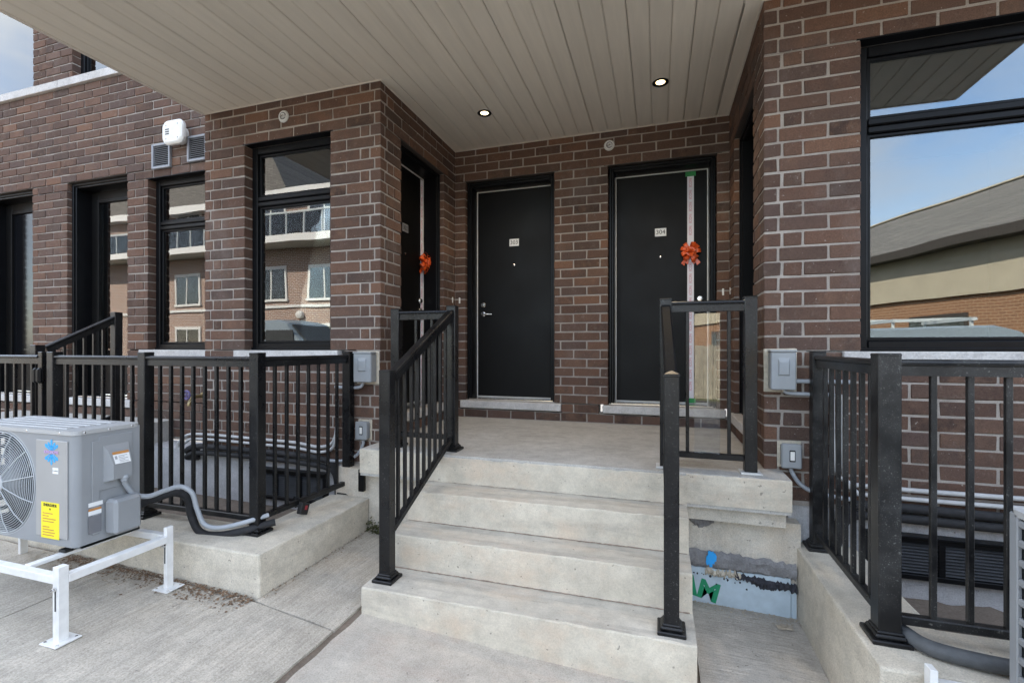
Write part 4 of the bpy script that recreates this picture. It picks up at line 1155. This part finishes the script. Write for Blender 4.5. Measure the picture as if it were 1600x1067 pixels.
for i, dz in enumerate((0, -.048)):
    zz = ZC - .765 + dz
    pipe('wall_conduit', [(.93 + .05 * i, yr, zz + .55), (.94 + .05 * i, yr, zz + .12), (1.0 + .04 * i, yr, zz + .02), (1.12, yr, zz), (1.7, yr, zz - .004), (2.6, yr, zz)], .013, 'conduit_white', ('upper', 'lower')[i] + ' white conduit along the brick foot below the wide window', 'conduit')
for i, dz in enumerate((-.10, -.155)):
    zz = ZC - .765 + dz
    pipe('insulated_pipe', [(.95, yr + .01, zz - .2), (1.0, yr - .01, zz - .03), (1.15, yr - .01, zz), (1.7, yr - .012, zz - .004), (2.6, yr - .01, zz)], .025, 'foam_wrap', ('upper', 'lower')[i] + ' black insulated line along the foundation below the wide window')
# downpipe stub at the landing corner
b = MB(); b.box(XL - .045, XL + .0, 0, .035, 0, .16, .004); o = b.obj('drain_stub', 'black_frame'); o.matrix_basis = TR(-.0, 2.90, .42); tag(o, 'short black drain stub under the left end of the landing', 'drain')

# ------------------------------------------------------------------ air conditioners
def rbox(b, x0, x1, y0, y1, z0, z1, r, M=None, n=4):        # box with rounded upright edges
    pts = []
    for cx, cy, a0 in ((x1 - r, y1 - r, 0), (x0 + r, y1 - r, 90), (x0 + r, y0 + r, 180), (x1 - r, y0 + r, 270)):
        pts += [(cx + r * math.cos(R(a0 + 90 * i / n)), cy + r * math.sin(R(a0 + 90 * i / n))) for i in range(n + 1)]
    m = len(pts); vs = [(x, y, z0) for x, y in pts] + [(x, y, z1) for x, y in pts]
    b.add(vs, [(i, (i + 1) % m, m + (i + 1) % m, m + i) for i in range(m)] + [tuple(range(m - 1, -1, -1)), tuple(range(m, 2 * m))], M)
def ac_unit(M, W, D, H, fan_x, label):
    """origin: front right lower corner; +x right, +y back, front faces -y"""
    t = thing('air_conditioner', label, 'air conditioner', M)
    fz, fr = H * .50, H * .455
    # casing: shell with a round hole in the front, open coil side on the left
    b = MB(); n = 48
    x0, x1 = -W, 0.0
    b.box(x0, x1, D - .012, D, .0, H - .012); b.box(-.012, 0, .03, D - .012, 0, H - .012); b.box(x0, x1, .03, D, -.001, .012)
    fx0, fx1, fz0, fz1 = x0, -.03, 0.012, H - .012
    ring, rect = [], []
    for i in range(n):
        a = 2 * math.pi * i / n; cx, cz = math.cos(a), math.sin(a)
        ring.append((fan_x + fr * cx, 0, fz + fr * cz))
        s = min(((fx1 - fan_x) / cx if cx > 1e-6 else (fx0 - fan_x) / cx if cx < -1e-6 else 9e9), ((fz1 - fz) / cz if cz > 1e-6 else (fz0 - fz) / cz if cz < -1e-6 else 9e9))
        rect.append((fan_x + s * cx, 0, fz + s * cz))
    inner = [(p[0], .05, p[2]) for p in ring]
    vs = ring + rect + inner
    fs = [(i, n + i, n + (i + 1) % n, (i + 1) % n) for i in range(n)] + [((i + 1) % n, 2 * n + (i + 1) % n, 2 * n + i, i) for i in range(n)]
    b.add(vs, [tuple(reversed(f)) for f in fs])
    for cx, cz in ((fx0, fz0), (fx0, fz1), (fx1, fz0), (fx1, fz1)):      # close the four corners of the front
        c = [p for p in rect if abs(p[0] - cx) < 1e-6 or abs(p[2] - cz) < 1e-6]
        ea = min((p for p in rect if abs(p[0] - cx) < 1e-6), key=lambda p: abs(p[2] - cz), default=None)
        eb = min((p for p in rect if abs(p[2] - cz) < 1e-6), key=lambda p: abs(p[0] - cx), default=None)
        if ea and eb: b.add([ea, (cx, 0, cz), eb], [(0, 1, 2)])
    # rounded right front edge
    pts = [(-.03 + .03 * math.sin(R(15 * i)), .03 - .03 * math.cos(R(15 * i))) for i in range(7)]
    vs = [(x, y, .012) for x, y in pts] + [(x, y, H - .012) for x, y in pts]
    b.add(vs, [(i, i + 1, 8 + i, 7 + i) for i in range(6)], None, True)
    case = b.obj('casing', 'ac_casing', t)
    b = MB(); b.box(x0 + .012, -.014, .20, D - .02, .014, H - .02); b.box(x0 + .012, -.014, .052, .2, .014, .04); b.obj('coil', 'ac_dark', t)
    # lid with pressed ribs
    b = MB(); rbox(b, x0 - .004, .005, -.006, D + .004, H - .02, H, .03)
    k = 5
    for i in range(k):
        y = .05 + (D - .10) * i / (k - 1); b.box(x0 + .05, -.12, y - .016, y + .016, H - .002, H + .005, .004)
    b.obj('lid', 'ac_lid', t)
    for i in range(4):
        b = MB(); b.lathe([(.006, 0), (.004, .002)], 8, TR(-.10 - i * .25, -.0065, H - .011) @ RX(90)); b.obj('screw', 'chrome', t)
    for i in range(3):
        b = MB(); b.lathe([(.006, 0), (.004, .002)], 8, TR(.005, .04 + i * (D - .08) / 2, H - .011) @ RY(90)); b.obj('screw', 'chrome', t)
    # raised front panel beside the fan
    px0, px1 = fan_x + fr + .008, -.045
    b = MB(); b.box(px0 + .006, px1, -.006, .0, .05, H - .05, .006); b.obj('front_panel', 'ac_panel', t)
    # guard
    b = MB(); rr = .03
    while rr < fr + .012:
        b.tube([(fan_x + rr * math.cos(2 * math.pi * a / 56), -.022 * (1 - (rr / fr) ** 4), fz + rr * math.sin(2 * math.pi * a / 56)) for a in range(56)], .0017 if rr < fr - .01 else .0032, 5, closed=True); rr += .0105
    for i in range(12):
        a = 2 * math.pi * i / 12 + .2
        b.tube([(fan_x + q * math.cos(a), -.022 * (1 - (q / fr) ** 4) - .003, fz + q * math.sin(a)) for q in (.03, fr * .4, fr * .75, fr)], .0024, 5)
    b.lathe([(.052, 0), (.052, .006), (.045, .009)], 24, TR(fan_x, -.021, fz) @ RX(90)); b.obj('fan_guard', 'guard_wire', t)
    fan = MB(); fan.lathe([(.05, 0), (.05, .05)], 20, TR(fan_x, .10, fz) @ RX(90)); fan = fan.obj('fan', 'fan_plastic', t)
    for i in range(3):
        vs, fs = [], []
        for q in range(6):
            for s in range(5):
                r_ = .045 + (fr - .06) * q / 5; a = R(120 * i + 15 + s * 17 + q * 6)
                vs.append((fan_x + r_ * math.cos(a), .045 + .075 * s / 4, fz + r_ * math.sin(a)))
        for q in range(5):
            for s in range(4): fs.append((q * 5 + s, q * 5 + s + 1, q * 5 + s + 6, q * 5 + s + 5))
        m = MB(); m.add(vs, fs, None, True); m.obj('blade', 'fan_plastic', fan)
    # left side: coil guard with window-like openings
    b = MB(); L_ = x0
    b.box(L_ - .004, L_ + .010, 0, .035, 0, H - .012, .003); b.box(L_ - .004, L_ + .010, D - .035, D, 0, H - .012, .003)
    nz = 9
    for i in range(nz + 1):
        z = (H - .05) * i / nz; b.box(L_ - .0035, L_ + .010, .035, D - .035, z, z + .022, .004)
    for i in (1, 2):
        y = D * i / 3; b.box(L_ - .003, L_ + .010, y - .012, y + .012, .02, H - .05, .003)
    b.obj('side_grille', 'ac_casing', t)
    # right side pieces
    b = MB(); b.box(.0005, .006, .07, .105, .05, H - .06, .003); b.obj('side_rib', 'ac_casing', t)
    sv = MB(); y0, y1, z0, z1 = D * .40, D * .80, H * .52, H * .93
    sv.box(-.001, .006, y0 - .02, y1 + .02, z0 - .04, z1, .003)
    vs = [(.005, y0, z0), (.005, y1, z0), (.005, y1, z1 - .05), (.005, y0, z1 - .05), (.05, y0 + .02, z0 + .012), (.05, y1 - .012, z0 + .012), (.05, y1 - .012, z0 + .09), (.05, y0 + .02, z0 + .09), (.022, y0 + .01, z1 - .075), (.022, y1 - .008, z1 - .075)]
    sv.hull(vs, [(4, 5, 6, 7), (0, 1, 5, 4), (7, 6, 9, 8), (8, 9, 2, 3), (0, 4, 7), (0, 7, 8), (0, 8, 3), (1, 2, 9), (1, 9, 6), (1, 6, 5)])
    sv = sv.obj('service_cover', 'ac_casing', t)
    b = MB(); b.box(.0515, .0525, y0 + .028, y1 - .02, z0 + .055, z0 + .105, M=None)
    A = Vector((.05, 0, z0 + .09)); B = Vector((.022, 0, z1 - .075)); dd = (B - A).normalized(); nn = Vector((dd.z, 0, -dd.x))
    q = lambda s, y, off=.0012: tuple(A + (B - A) * s + nn * off + Vector((0, y, 0)))
    b = MB(); b.add([q(-.0, y0 + .028), q(-.0, y1 - .018), q(.62, y1 - .016), q(.62, y0 + .026)], [(0, 1, 2, 3)]); wl_ = b.obj('warning_label', 'paper_white', sv)
    b = MB(); b.add([q(.63, y0 + .026), q(.63, y1 - .016), q(.80, y1 - .016), q(.80, y0 + .026)], [(0, 1, 2, 3)]); b.obj('label_band', 'orange_label', sv)
    b = MB()
    for i in range(5): b.add([q(.08 + i * .1, y0 + .05, .0022), q(.08 + i * .1, y1 - .028 - (i % 2) * .015, .0022), q(.12 + i * .1, y1 - .028 - (i % 2) * .015, .0022), q(.12 + i * .1, y0 + .05, .0022)], [(0, 1, 2, 3)])
    b.add([q(.30, y0 + .032, .0022), q(.30, y0 + .043, .0022), q(.52, y0 + .043, .0022), q(.52, y0 + .032, .0022)], [(0, 1, 2, 3)])
    b.obj('print', 'pale_ink', wl_)
    vb = MB(); vb.box(.0, .085, D * .42, D * .86, .035, H * .37, .014); vb.obj('valve_cover', 'ac_casing', t)
    b = MB(); b.box(.006, .007, D * .18, D * .37, .06, H * .25); nm = b.obj('rating_plate', 'grey_ink', t)
    b = MB(); b.box(.0062, .0072, D * .18, D * .39, H * .335, H * .37); b.obj('sticker', 'paper_white', t)
    b = MB(); b.box(.0062, .0072, D * .18, D * .37, H * .30, H * .318); b.obj('sticker', 'orange_label', t)
    b = MB(); b.box(.0062, .0072, D * .18, D * .37, H * .262, H * .298); b.obj('sticker', 'paper_white', t)
    return t, px0, px1, H, D, (y0, y1, z0, z1)
AX, AY0, AY1 = -2.72, 1.545, 1.845
AZT, AZB = wz(122, 675, AY0), wz(122, 862, AY0)
ac, px0, px1, H, D, sv = ac_unit(TR(AX, AY0, AZB), .90, AY1 - AY0, AZT - AZB, wx(4, AY0) - AX, 'grey air conditioner unit with yellow label and blue snowflake on a white stand')
# snowflake badge, yellow efficiency label
bx = wx(83, AY0) - AX; bz = wz(83, 706, AY0) - AZB
fl_ = MB()
for i in range(8):
    ln = .042 if i % 2 == 0 else .04
for a, ln, w_ in ((90, .052, .008), (270, .052, .008), (62, .045, .0085), (118, .045, .0085), (242, .045, .0085), (298, .045, .0085), (38, .05, .009), (142, .05, .009), (218, .05, .009), (322, .05, .009), (76, .03, .007), (104, .03, .007), (256, .03, .007), (284, .03, .007)):
    ln *= 1.22; w_ *= 1.0
    Mx = TR(bx, -.0068, bz) @ RY(-a)
    fl_.prism([(.010, 0), (ln * .62, w_ * .55), (ln * .82, w_), (ln, w_ * .3), (ln, -w_ * .3), (ln * .82, -w_), (ln * .62, -w_ * .55)], -.0006, .0006, Mx)
badge = fl_.obj('snowflake_badge', 'flake_blue', ac)
text_obj('KINGHOME', .0205, 'flake_pink', badge, TR(bx, -.0082, bz) @ FACE, bold=.0006)
b = MB(); b.box(bx + .008, bx + .05, -.0068, -.0058, bz - .105, bz - .075); lb = b.obj('sticker', 'paper_white', ac)
text_obj('Comfort', .011, 'pale_ink', lb, TR(bx + .029, -.0073, bz - .09) @ FACE)
yx0, yx1, yz1, yz0 = wx(67, AY0) - AX, wx(95, AY0) - AX, wz(80, 784, AY0) - AZB, wz(80, 840, AY0) - AZB
b = MB(); b.box(yx0, yx1, -.0069, -.0058, yz0, yz1); yl = b.obj('energy_label', 'yellow_label', ac)
text_obj('ENERGUIDE', .0185, 'ink', yl, TR((yx0 + yx1) / 2, -.0074, yz1 - .014) @ FACE, bold=.0004)
text_obj('+', .02, 'ink', yl, TR((yx0 + yx1) / 2, -.0074, yz1 - .034) @ FACE, bold=.0008)
for i in range(9):
    zz = yz1 - .055 - i * .0135; ww = (yx1 - yx0) * random.uniform(.3, .75)
    if i == 4: continue
    b = MB(); b.box(yx0 + .012, yx0 + .012 + ww, -.0074, -.0068, zz - .0022, zz + .0022); b.obj('print', 'orange_label', yl)
AX2 = wx(1579, 1.86)
ac2, *_ = ac_unit(TR(AX2 + .90, 1.56, wz(1580, 792, 1.86) - H), .90, .30, H, -.60, 'grey air conditioner unit showing its coil grille, in front of the right kerb wall')
# stands
def stand(M, W, ys, z, zg, label):
    t = thing('ac_stand', label, 'stand', M)
    for x in (0, -W):
        for y in ys:
            g = zg
            hw = .02 if y == ys[0] else .011
            b = MB(); b.box(x - hw, x + hw, y - .02, y + .02, g, z + .045, .002)
            lg = b.obj('leg', 'stand_white', t)
            b = MB(); b.box(x - .055, x + .055, y - .05, y + .05, g + .001, g + .007, .001); b.obj('foot_plate', 'stand_white', lg)
            for sx in (-1, 1):
                for sy in (-1, 1):
                    k = MB(); k.lathe([(.006, 0), (.006, .004)], 6, TR(x + sx * .04, y + sy * .036, g + .006)); k.obj('bolt', 'chrome', lg)
            s = MB(); s.box(x - .004, x + .004, y - .0215, y - .0195, z - .15, z - .06); s.obj('slot', 'ac_dark', lg)
            k = MB(); k.lathe([(.009, 0), (.009, .010), (.005, .011), (.005, .02)], 6, TR(x, y - .021, z - .05) @ RX(90)); k.obj('bolt', 'chrome', lg)
    for x in (0, -W):
        b = MB(); b.box(x - .022, x + .022, ys[0] + .02, ys[1] - .02, z - .035, z + .001, .002); b.obj('side_bar', 'stand_white', t)
    for y in ys:
        b = MB(); b.box(-W + .018, -.018, y - .018, y + .018, z - .034, z + .002, .002); b.obj('cross_bar', 'stand_white', t)
    for x in (-.27, -W + .27):
        b = MB(); b.box(x - .02, x + .02, ys[0] + .018, ys[1] - .018, z - .012, z + .0045, .002); b.obj('mount_bar', 'stand_white', t)
        for y in (.17, .40):
            k = MB(); k.box(x - .025, x + .025, y - .02, y + .02, z + .0045, z + .02, .004); k.obj('rubber_pad', 'rubber_black', t)
SXr = -2.565
zst = AZB - .032
stand(TR(SXr, 1.405, 0), 1.24, (0, .485), zst, ground(-2.56), 'white steel stand with foot plates carrying the air conditioner with the yellow label')
z2 = wz(1580, 792, 1.86) - H
stand(TR(AX2 + 1.08, 1.44, 0), 1.26, (0, .47), z2 - .03, ground(1.4), 'white steel stand carrying the air conditioner by the right kerb wall')
# service line of the left unit
y0, y1, z0, z1 = sv
sy = AY0 + (y0 + y1) / 2
gl = MB(); gl.lathe([(.020, 0), (.022, .012), (.017, .02), (.017, .03)], 16, TR(.034, (y0 + y1) / 2 + .02, z0 + .022) @ RX(180)); gl.obj('cable_gland', 'conduit_grey', ac)
cz0 = AZB + z0
pt = lambda px, py, Y: (wx(px, Y), Y, wz(px, py, Y))
pipe('flexible_conduit', [(AX + .034, sy + .02, cz0 - .005), pt(197, 757, 1.76), pt(210, 772, 1.80), pt(232, 775, 1.86), pt(258, 766, 1.95), pt(282, 760, 2.03), pt(300, 770, 2.07), pt(308, 795, 2.09), pt(320, 819, 2.11), pt(345, 824, 2.13), pt(385, 815, 2.17), pt(420, 804, 2.26)], .0135, 'conduit_grey', 'grey flexible conduit from the air conditioner over the kerb under the fence', 'conduit')
pipe('insulated_pipe', [(AX + .05, AY0 + D * .80, AZB + .13), pt(215, 790, 1.86), pt(245, 778, 1.98), pt(272, 770, 2.06), pt(292, 777, 2.10), pt(299, 805, 2.11), pt(312, 830, 2.12), pt(340, 836, 2.135), pt(385, 828, 2.17), pt(430, 815, 2.28)], .021, 'foam_wrap', 'black insulated line looping from the air conditioner over the kerb')
# right line-set duct on the kerb
pipe('line_duct', [(FXR + .05, FYR + .03, ZKR + .03), (FXR + .10, FYR - .075, ZKR + .03), (FXR + .22, FYR - .12, ZKR + .032), (FXR + .40, FYR - .13, ZKR + .03), (FXR + .75, FYR - .135, ZKR + .03), (FXR + 1.0, FYR - .12, ZKR + .03)], .028, 'duct_wrap', 'dusty grey wrapped pipe lying along the kerb under the right fence')
# lock box on the return rail
lbx = thing('lock_box', 'small black lock box hanging tilted from the fence bottom rail', 'lock box', TR(FXL + .012, 2.55, ZKL + .085))
b = MB(); b.box(.022, .058, -.03, .045, -.075, .0, .006, M=RX(-20)); b.obj('case', 'rubber_black', lbx)
b = MB(); b.box(.059, .0605, .0, .022, -.045, -.018, M=RX(-20)); b.obj('dial', 'red_plastic', lbx)
b = MB(); b.tube([(.03, -.02, -.005), (.02, -.02, .03), (-.02, -.02, .035), (-.03, -.02, .0), (-.01, -.02, -.03), (.03, -.01, -.02)], .005, 8); b.obj('shackle', 'black_frame', lbx)
# strap on the fence post
b = MB(); b.box(-.012, .012, -.012, .012, -.07, .07, .005); o = b.obj('latch_block', 'rubber_black'); o.matrix_basis = TR(FXL - .05, FYL + .03, ZKL + .30); tag(o, 'black latch block on the corner post of the left fence', 'latch')

# ------------------------------------------------------------------ litter, moss
def flake(r, rnd):
    n = 6; return [(r * rnd.uniform(.5, 1.2) * math.cos(2 * math.pi * i / n), r * rnd.uniform(.35, 1.0) * math.sin(2 * math.pi * i / n), rnd.uniform(0, r * .3)) for i in range(n)]
def litter(name, n, spots, rad, mat, label_kind):
    rnd = random.Random(len(name) + n); b = MB()
    for i in range(n):
        x, y = spots(rnd); z = ground(x) + .003
        fl = flake(rnd.uniform(*rad), rnd); b.add(fl, [tuple(range(6))], TR(x, y, z) @ RZ(rnd.uniform(0, 360)) @ RX(rnd.uniform(-25, 25)))
    return tag(b.obj(name, mat), label_kind, 'debris', kind='stuff')
litter('leaf_litter', 1500, lambda r: (r.uniform(-3.6, -2.05), KYL - abs(r.gauss(0, .06)) - .01), (.003, .010), 'leaf_brown', 'brown leaf crumbs gathered along the foot of the left kerb')
litter('grit', 900, lambda r: (r.uniform(-3.7, -2.06), KYL - abs(r.gauss(0, .10)) - .005), (.002, .007), 'leaf_pale', 'pale grit along the foot of the left kerb')
litter('grit', 260, lambda r: (r.uniform(.18, .74), fy - .03 - abs(r.gauss(0, .05))), (.002, .008), 'leaf_pale', 'pale grit at the foot of the insulation board')
litter('leaf_litter', 160, lambda r: (KXL + abs(r.gauss(0, .02)) + .004, r.uniform(2.0, 2.95)), (.002, .006), 'leaf_brown', 'brown crumbs along the kerb beside the stairs')
rnd = random.Random(4); b = MB()
for i in range(420):
    x, y, z = rnd.uniform(KXL - .0, SX0 - .28), fy - .012 - abs(rnd.gauss(0, .02)), ground(-1.9) + abs(rnd.gauss(0, .045))
    b.add(flake(rnd.uniform(.004, .014), rnd), [tuple(range(6))], TR(x, y, z) @ RZ(rnd.uniform(0, 360)) @ RX(rnd.uniform(0, 90)))
tag(b.obj('moss', 'moss'), 'dark moss clump in the corner of kerb and foundation', 'moss', kind='stuff')
rnd = random.Random(9); b = MB()
for i in range(5):
    vs = [(rnd.uniform(-.05, .05), rnd.uniform(-.03, .03), rnd.uniform(0, .012)) for _ in range(5)]; b.add(vs, [(0, 1, 2), (1, 2, 3), (2, 3, 4)])
o = b.obj('torn_scrap', 'leaf_pale'); o.matrix_basis = TR(.64, 2.84, ground(.64) + .004); tag(o, 'torn pale scrap lying at the foot of the insulation board', 'scrap')

# ------------------------------------------------------------------ across the street (seen in the panes)
YO = -13.0
oh = thing('opposite_townhouse', 'three-storey light brick townhouse with white balconies across the street', 'building', TR(-22, YO, -.2))
def opp():
    X0, X1, Z1 = -34.0, -14.2, 9.4
    b = MB(); b.box(X0, X1, YO - 9, YO, -.4, Z1); b.obj('wall', 'far_brick', oh)
    b = MB(); b.prism([(X0 - .5, Z1), (-17.7, Z1), (-19.2, Z1 + 2.6), (X0 + 3.0, Z1 + 2.6)], YO - 9.4, YO + .5); b.obj('roof', 'shingle', oh)
    b = MB(); b.box(X0 - .5, X1 + .5, YO - 9.4, YO + .55, Z1 - .35, Z1 + .02); b.obj('eaves', 'white_trim', oh)
    for fl, zb in enumerate((.9, 3.9, 6.9)):
        x = X1 - 2.6; k = 0
        while x > X0 + 1:
            w_, h_ = (1.9, 1.6) if fl < 2 else (1.9, 2.1)
            z = zb if fl < 2 else zb + .05
            f_ = MB()
            for q in ((x - .06, x + .05, z, z + h_), (x + w_ - .05, x + w_ + .06, z, z + h_), (x + w_ / 2 - .04, x + w_ / 2 + .04, z, z + h_)): f_.box(q[0], q[1], YO - .02, YO + .06, q[2], q[3])
            f_.box(x - .06, x + w_ + .06, YO - .021, YO + .06, z + h_ - .02, z + h_ + .14); f_.box(x - .1, x + w_ + .1, YO - .019, YO + .1, z - .12, z)
            wo_ = f_.obj('window', 'white_trim', oh)
            g = MB(); g.box(x + .05, x + w_ - .05, YO + .034, YO + .04, z, z + h_ - .02); g.obj('pane', 'window_glass', wo_)
            bk = MB(); bk.box(x, x + w_, YO + .006, YO + .018, z, z + h_); bk.obj('blind', 'blind', wo_)
            x -= 3.3; k += 1
    for zb, hh in ((6.55, .32), (3.45, .14)):
        b = MB(); b.box(X0, X1 + .05, YO, YO + (1.3 if hh > .2 else .08), zb, zb + hh); b.obj('balcony' if hh > .2 else 'band', 'white_trim', oh)
    b = MB()
    for x in range(int(X0), int(X1) + 1): b.box(x - .03, x + .03, YO + 1.2, YO + 1.26, 6.87, 7.95)
    b.box(X0, X1, YO + 1.19, YO + 1.27, 7.9, 7.98); b.obj('balcony_rail', 'far_rail', oh)
    b = MB(); b.box(X0 + .05, X1 - .05, YO + 1.22, YO + 1.235, 6.9, 7.88); b.obj('balcony_glass', 'clear_sheet', oh)
    b = MB(); b.lathe([(.2, 0), (.18, .15), (.05, .2)], 16, TR(-17.3, YO + .02, 3.05) @ RX(-90)); b.obj('wall_lamp', 'white_trim', oh)
local(oh, opp)
lb_ = thing('low_building', 'low orange brick and beige building with wide shingled roof across the street', 'building', T(8.7, -8.8, 0, 72.3))
X0, X1, Y = -26.0, 1.2, 0.0
b = MB(); b.box(X0, X1, Y - 9, Y, -.5, 2.95); b.obj('wall', 'orange_brick', lb_)
b = MB(); b.box(X0 - .05, X1 + .05, Y - 9, Y + .1, 2.95, 4.30); b.obj('upper_band', 'stucco_beige', lb_)
b = MB(); b.box(X0 - 1, X1 + .8, Y - .05, Y + .5, 4.30, 4.42); b.obj('eaves', 'fascia_brown', lb_)
b = MB(); b.box(X0 - 1, X1 + .8, Y + .5, Y + .6, 4.28, 4.58, .02); b.obj('gutter', 'fascia_brown', lb_)
b = MB(); b.add([(X0 - 1, Y + .58, 4.55), (X1 + .8, Y + .58, 4.55), (X1 + .8, Y - 4.2, 7.1), (X0 - 1, Y - 4.2, 7.1), (X1 + .8, Y - 9.6, 4.5), (X0 - 1, Y - 9.6, 4.5)], [(0, 1, 2, 3), (3, 2, 4, 5), (0, 3, 5), (1, 4, 2)]); b.obj('roof', 'shingle', lb_)
b = MB(); b.box(X0 - 1, X1 + .8, Y - 4.32, Y - 4.08, 7.08, 7.15, .02); b.obj('ridge', 'stucco_beige', lb_)
for x in (-3.2, -7.5, -13.0, -18.0):
    b = MB(); b.box(x, x + 1.9, Y - .1, Y + .03, .4, 2.45); w_ = b.obj('window', 'fascia_brown', lb_)
    b = MB(); b.box(x + .08, x + 1.82, Y + .032, Y + .04, .5, 2.35); b.obj('pane', 'window_glass', w_)
b = MB(); b.box(-10.2, -9.0, Y + .02, Y + .35, 2.5, 2.75, .03); b.obj('wall_lamp', 'fascia_brown', lb_)
# wooden fence across
wf = thing('board_fence', 'weathered board fence along the far side of the street', 'fence', TR(0, -10.4, -.3))
bm = MB(); bm.box(-.068, .068, -.01, .01, 0, 1.8, .003); bme = bm.mesh('board', 'fence_wood')
for i in range(130):
    put('board', bme, wf, TR(-13.6 + .145 * i, random.uniform(-.004, .004), .05 + random.uniform(-.02, .02)))
b = MB(); b.box(-13.7, 5.3, -.05, -.012, .4, .48); b.box(-13.7, 5.3, -.05, -.012, 1.4, 1.48); b.obj('rail', 'fence_wood', wf)
b = MB(); vs = []
tag(b.add([(-60, -40, -.22), (40, -40, -.22), (40, -9.6, -.22), (-60, -9.6, -.22)], [(0, 1, 2, 3)]).obj('verge', 'grit_green' if 'grit_green' in MATS else 'moss'), None, None, kind='structure')
def van(M, label, rack):
    t = thing('parked_van', label, 'van', M, None)
    prof = [(-2.6, .35), (-2.6, 1.1), (-2.55, 1.95), (-2.3, 2.12), (.7, 2.16), (1.1, 2.05), (1.85, 1.25), (2.5, 1.05), (2.65, .8), (2.65, .35)]
    W2 = .95; b = MB(); n = len(prof); vs = []
    for y in (-W2, -W2 + .1, W2 - .1, W2):
        k = 1.0 if abs(y) < W2 - .01 else .0
        vs += [(x, y * (1 - .06 * max(0, (z - 1.1))), z if k else z - .04 * (z > 1.2)) for x, z in prof]
    fs = [(k * n + i, k * n + (i + 1) % n, (k + 1) * n + (i + 1) % n, (k + 1) * n + i) for k in range(3) for i in range(n)] + [tuple(range(n - 1, -1, -1)), tuple(range(3 * n, 4 * n))]
    b.add(vs, fs); b.obj('body', 'van_paint', t)
    for s in (-1, 1):
        g = MB(); g.box(.35, 1.35, s * .93 - .012, s * .93 + .012, 1.25, 1.85, .01); g.obj('side_window', 'ac_dark', t)
        for x in (-1.65, 1.7):
            w_ = MB(); w_.lathe([(.2, -.11), (.33, -.1), (.35, -.06), (.35, .06), (.33, .1), (.2, .11)], 24, TR(x, s * .86, .35) @ RX(90)); wh = w_.obj('wheel', 'tyre', t)
            r_ = MB(); r_.lathe([(.2, 0), (.12, .03), (.05, .03)], 20, TR(x, s * .975, .35) @ RX(90 if s < 0 else -90)); r_.obj('rim', 'rim', wh)
        h_ = MB(); h_.box(2.55, 2.67, s * .7 - .15, s * .7 + .15, .75, .95, .02); h_.obj('headlight', 'lamp_glass', t)
    g = MB(); g.prism([(1.17, 1.99), (1.83, 1.29), (1.86, 1.31), (1.20, 2.01)], -.78, .78); g.obj('windscreen', 'ac_dark', t)
    if rack:
        b = MB()
        for x in (-2.0, -.8, .4): b.box(x - .03, x + .03, -.85, .85, 2.25, 2.31); b.box(x - .02, x + .02, -.8, -.76, 2.1, 2.26); b.box(x - .02, x + .02, .76, .8, 2.1, 2.26)
        for y in (-.6, -.25): b.box(-2.5, 1.0, y - .025, y + .025, 2.31, 2.36)
        for i in range(10): b.box(-2.4 + i * .35, -2.36 + i * .35, -.6, -.25, 2.32, 2.35)
        b.obj('roof_rack', 'far_rail', t)
van(TR(-11.5, -5.6, .12), 'pale van with plain roof parked opposite, left of the porch', False)
van(TR(5.2, -5.4, -.28), 'pale van with ladder on its roof rack parked opposite, right of the porch', True)
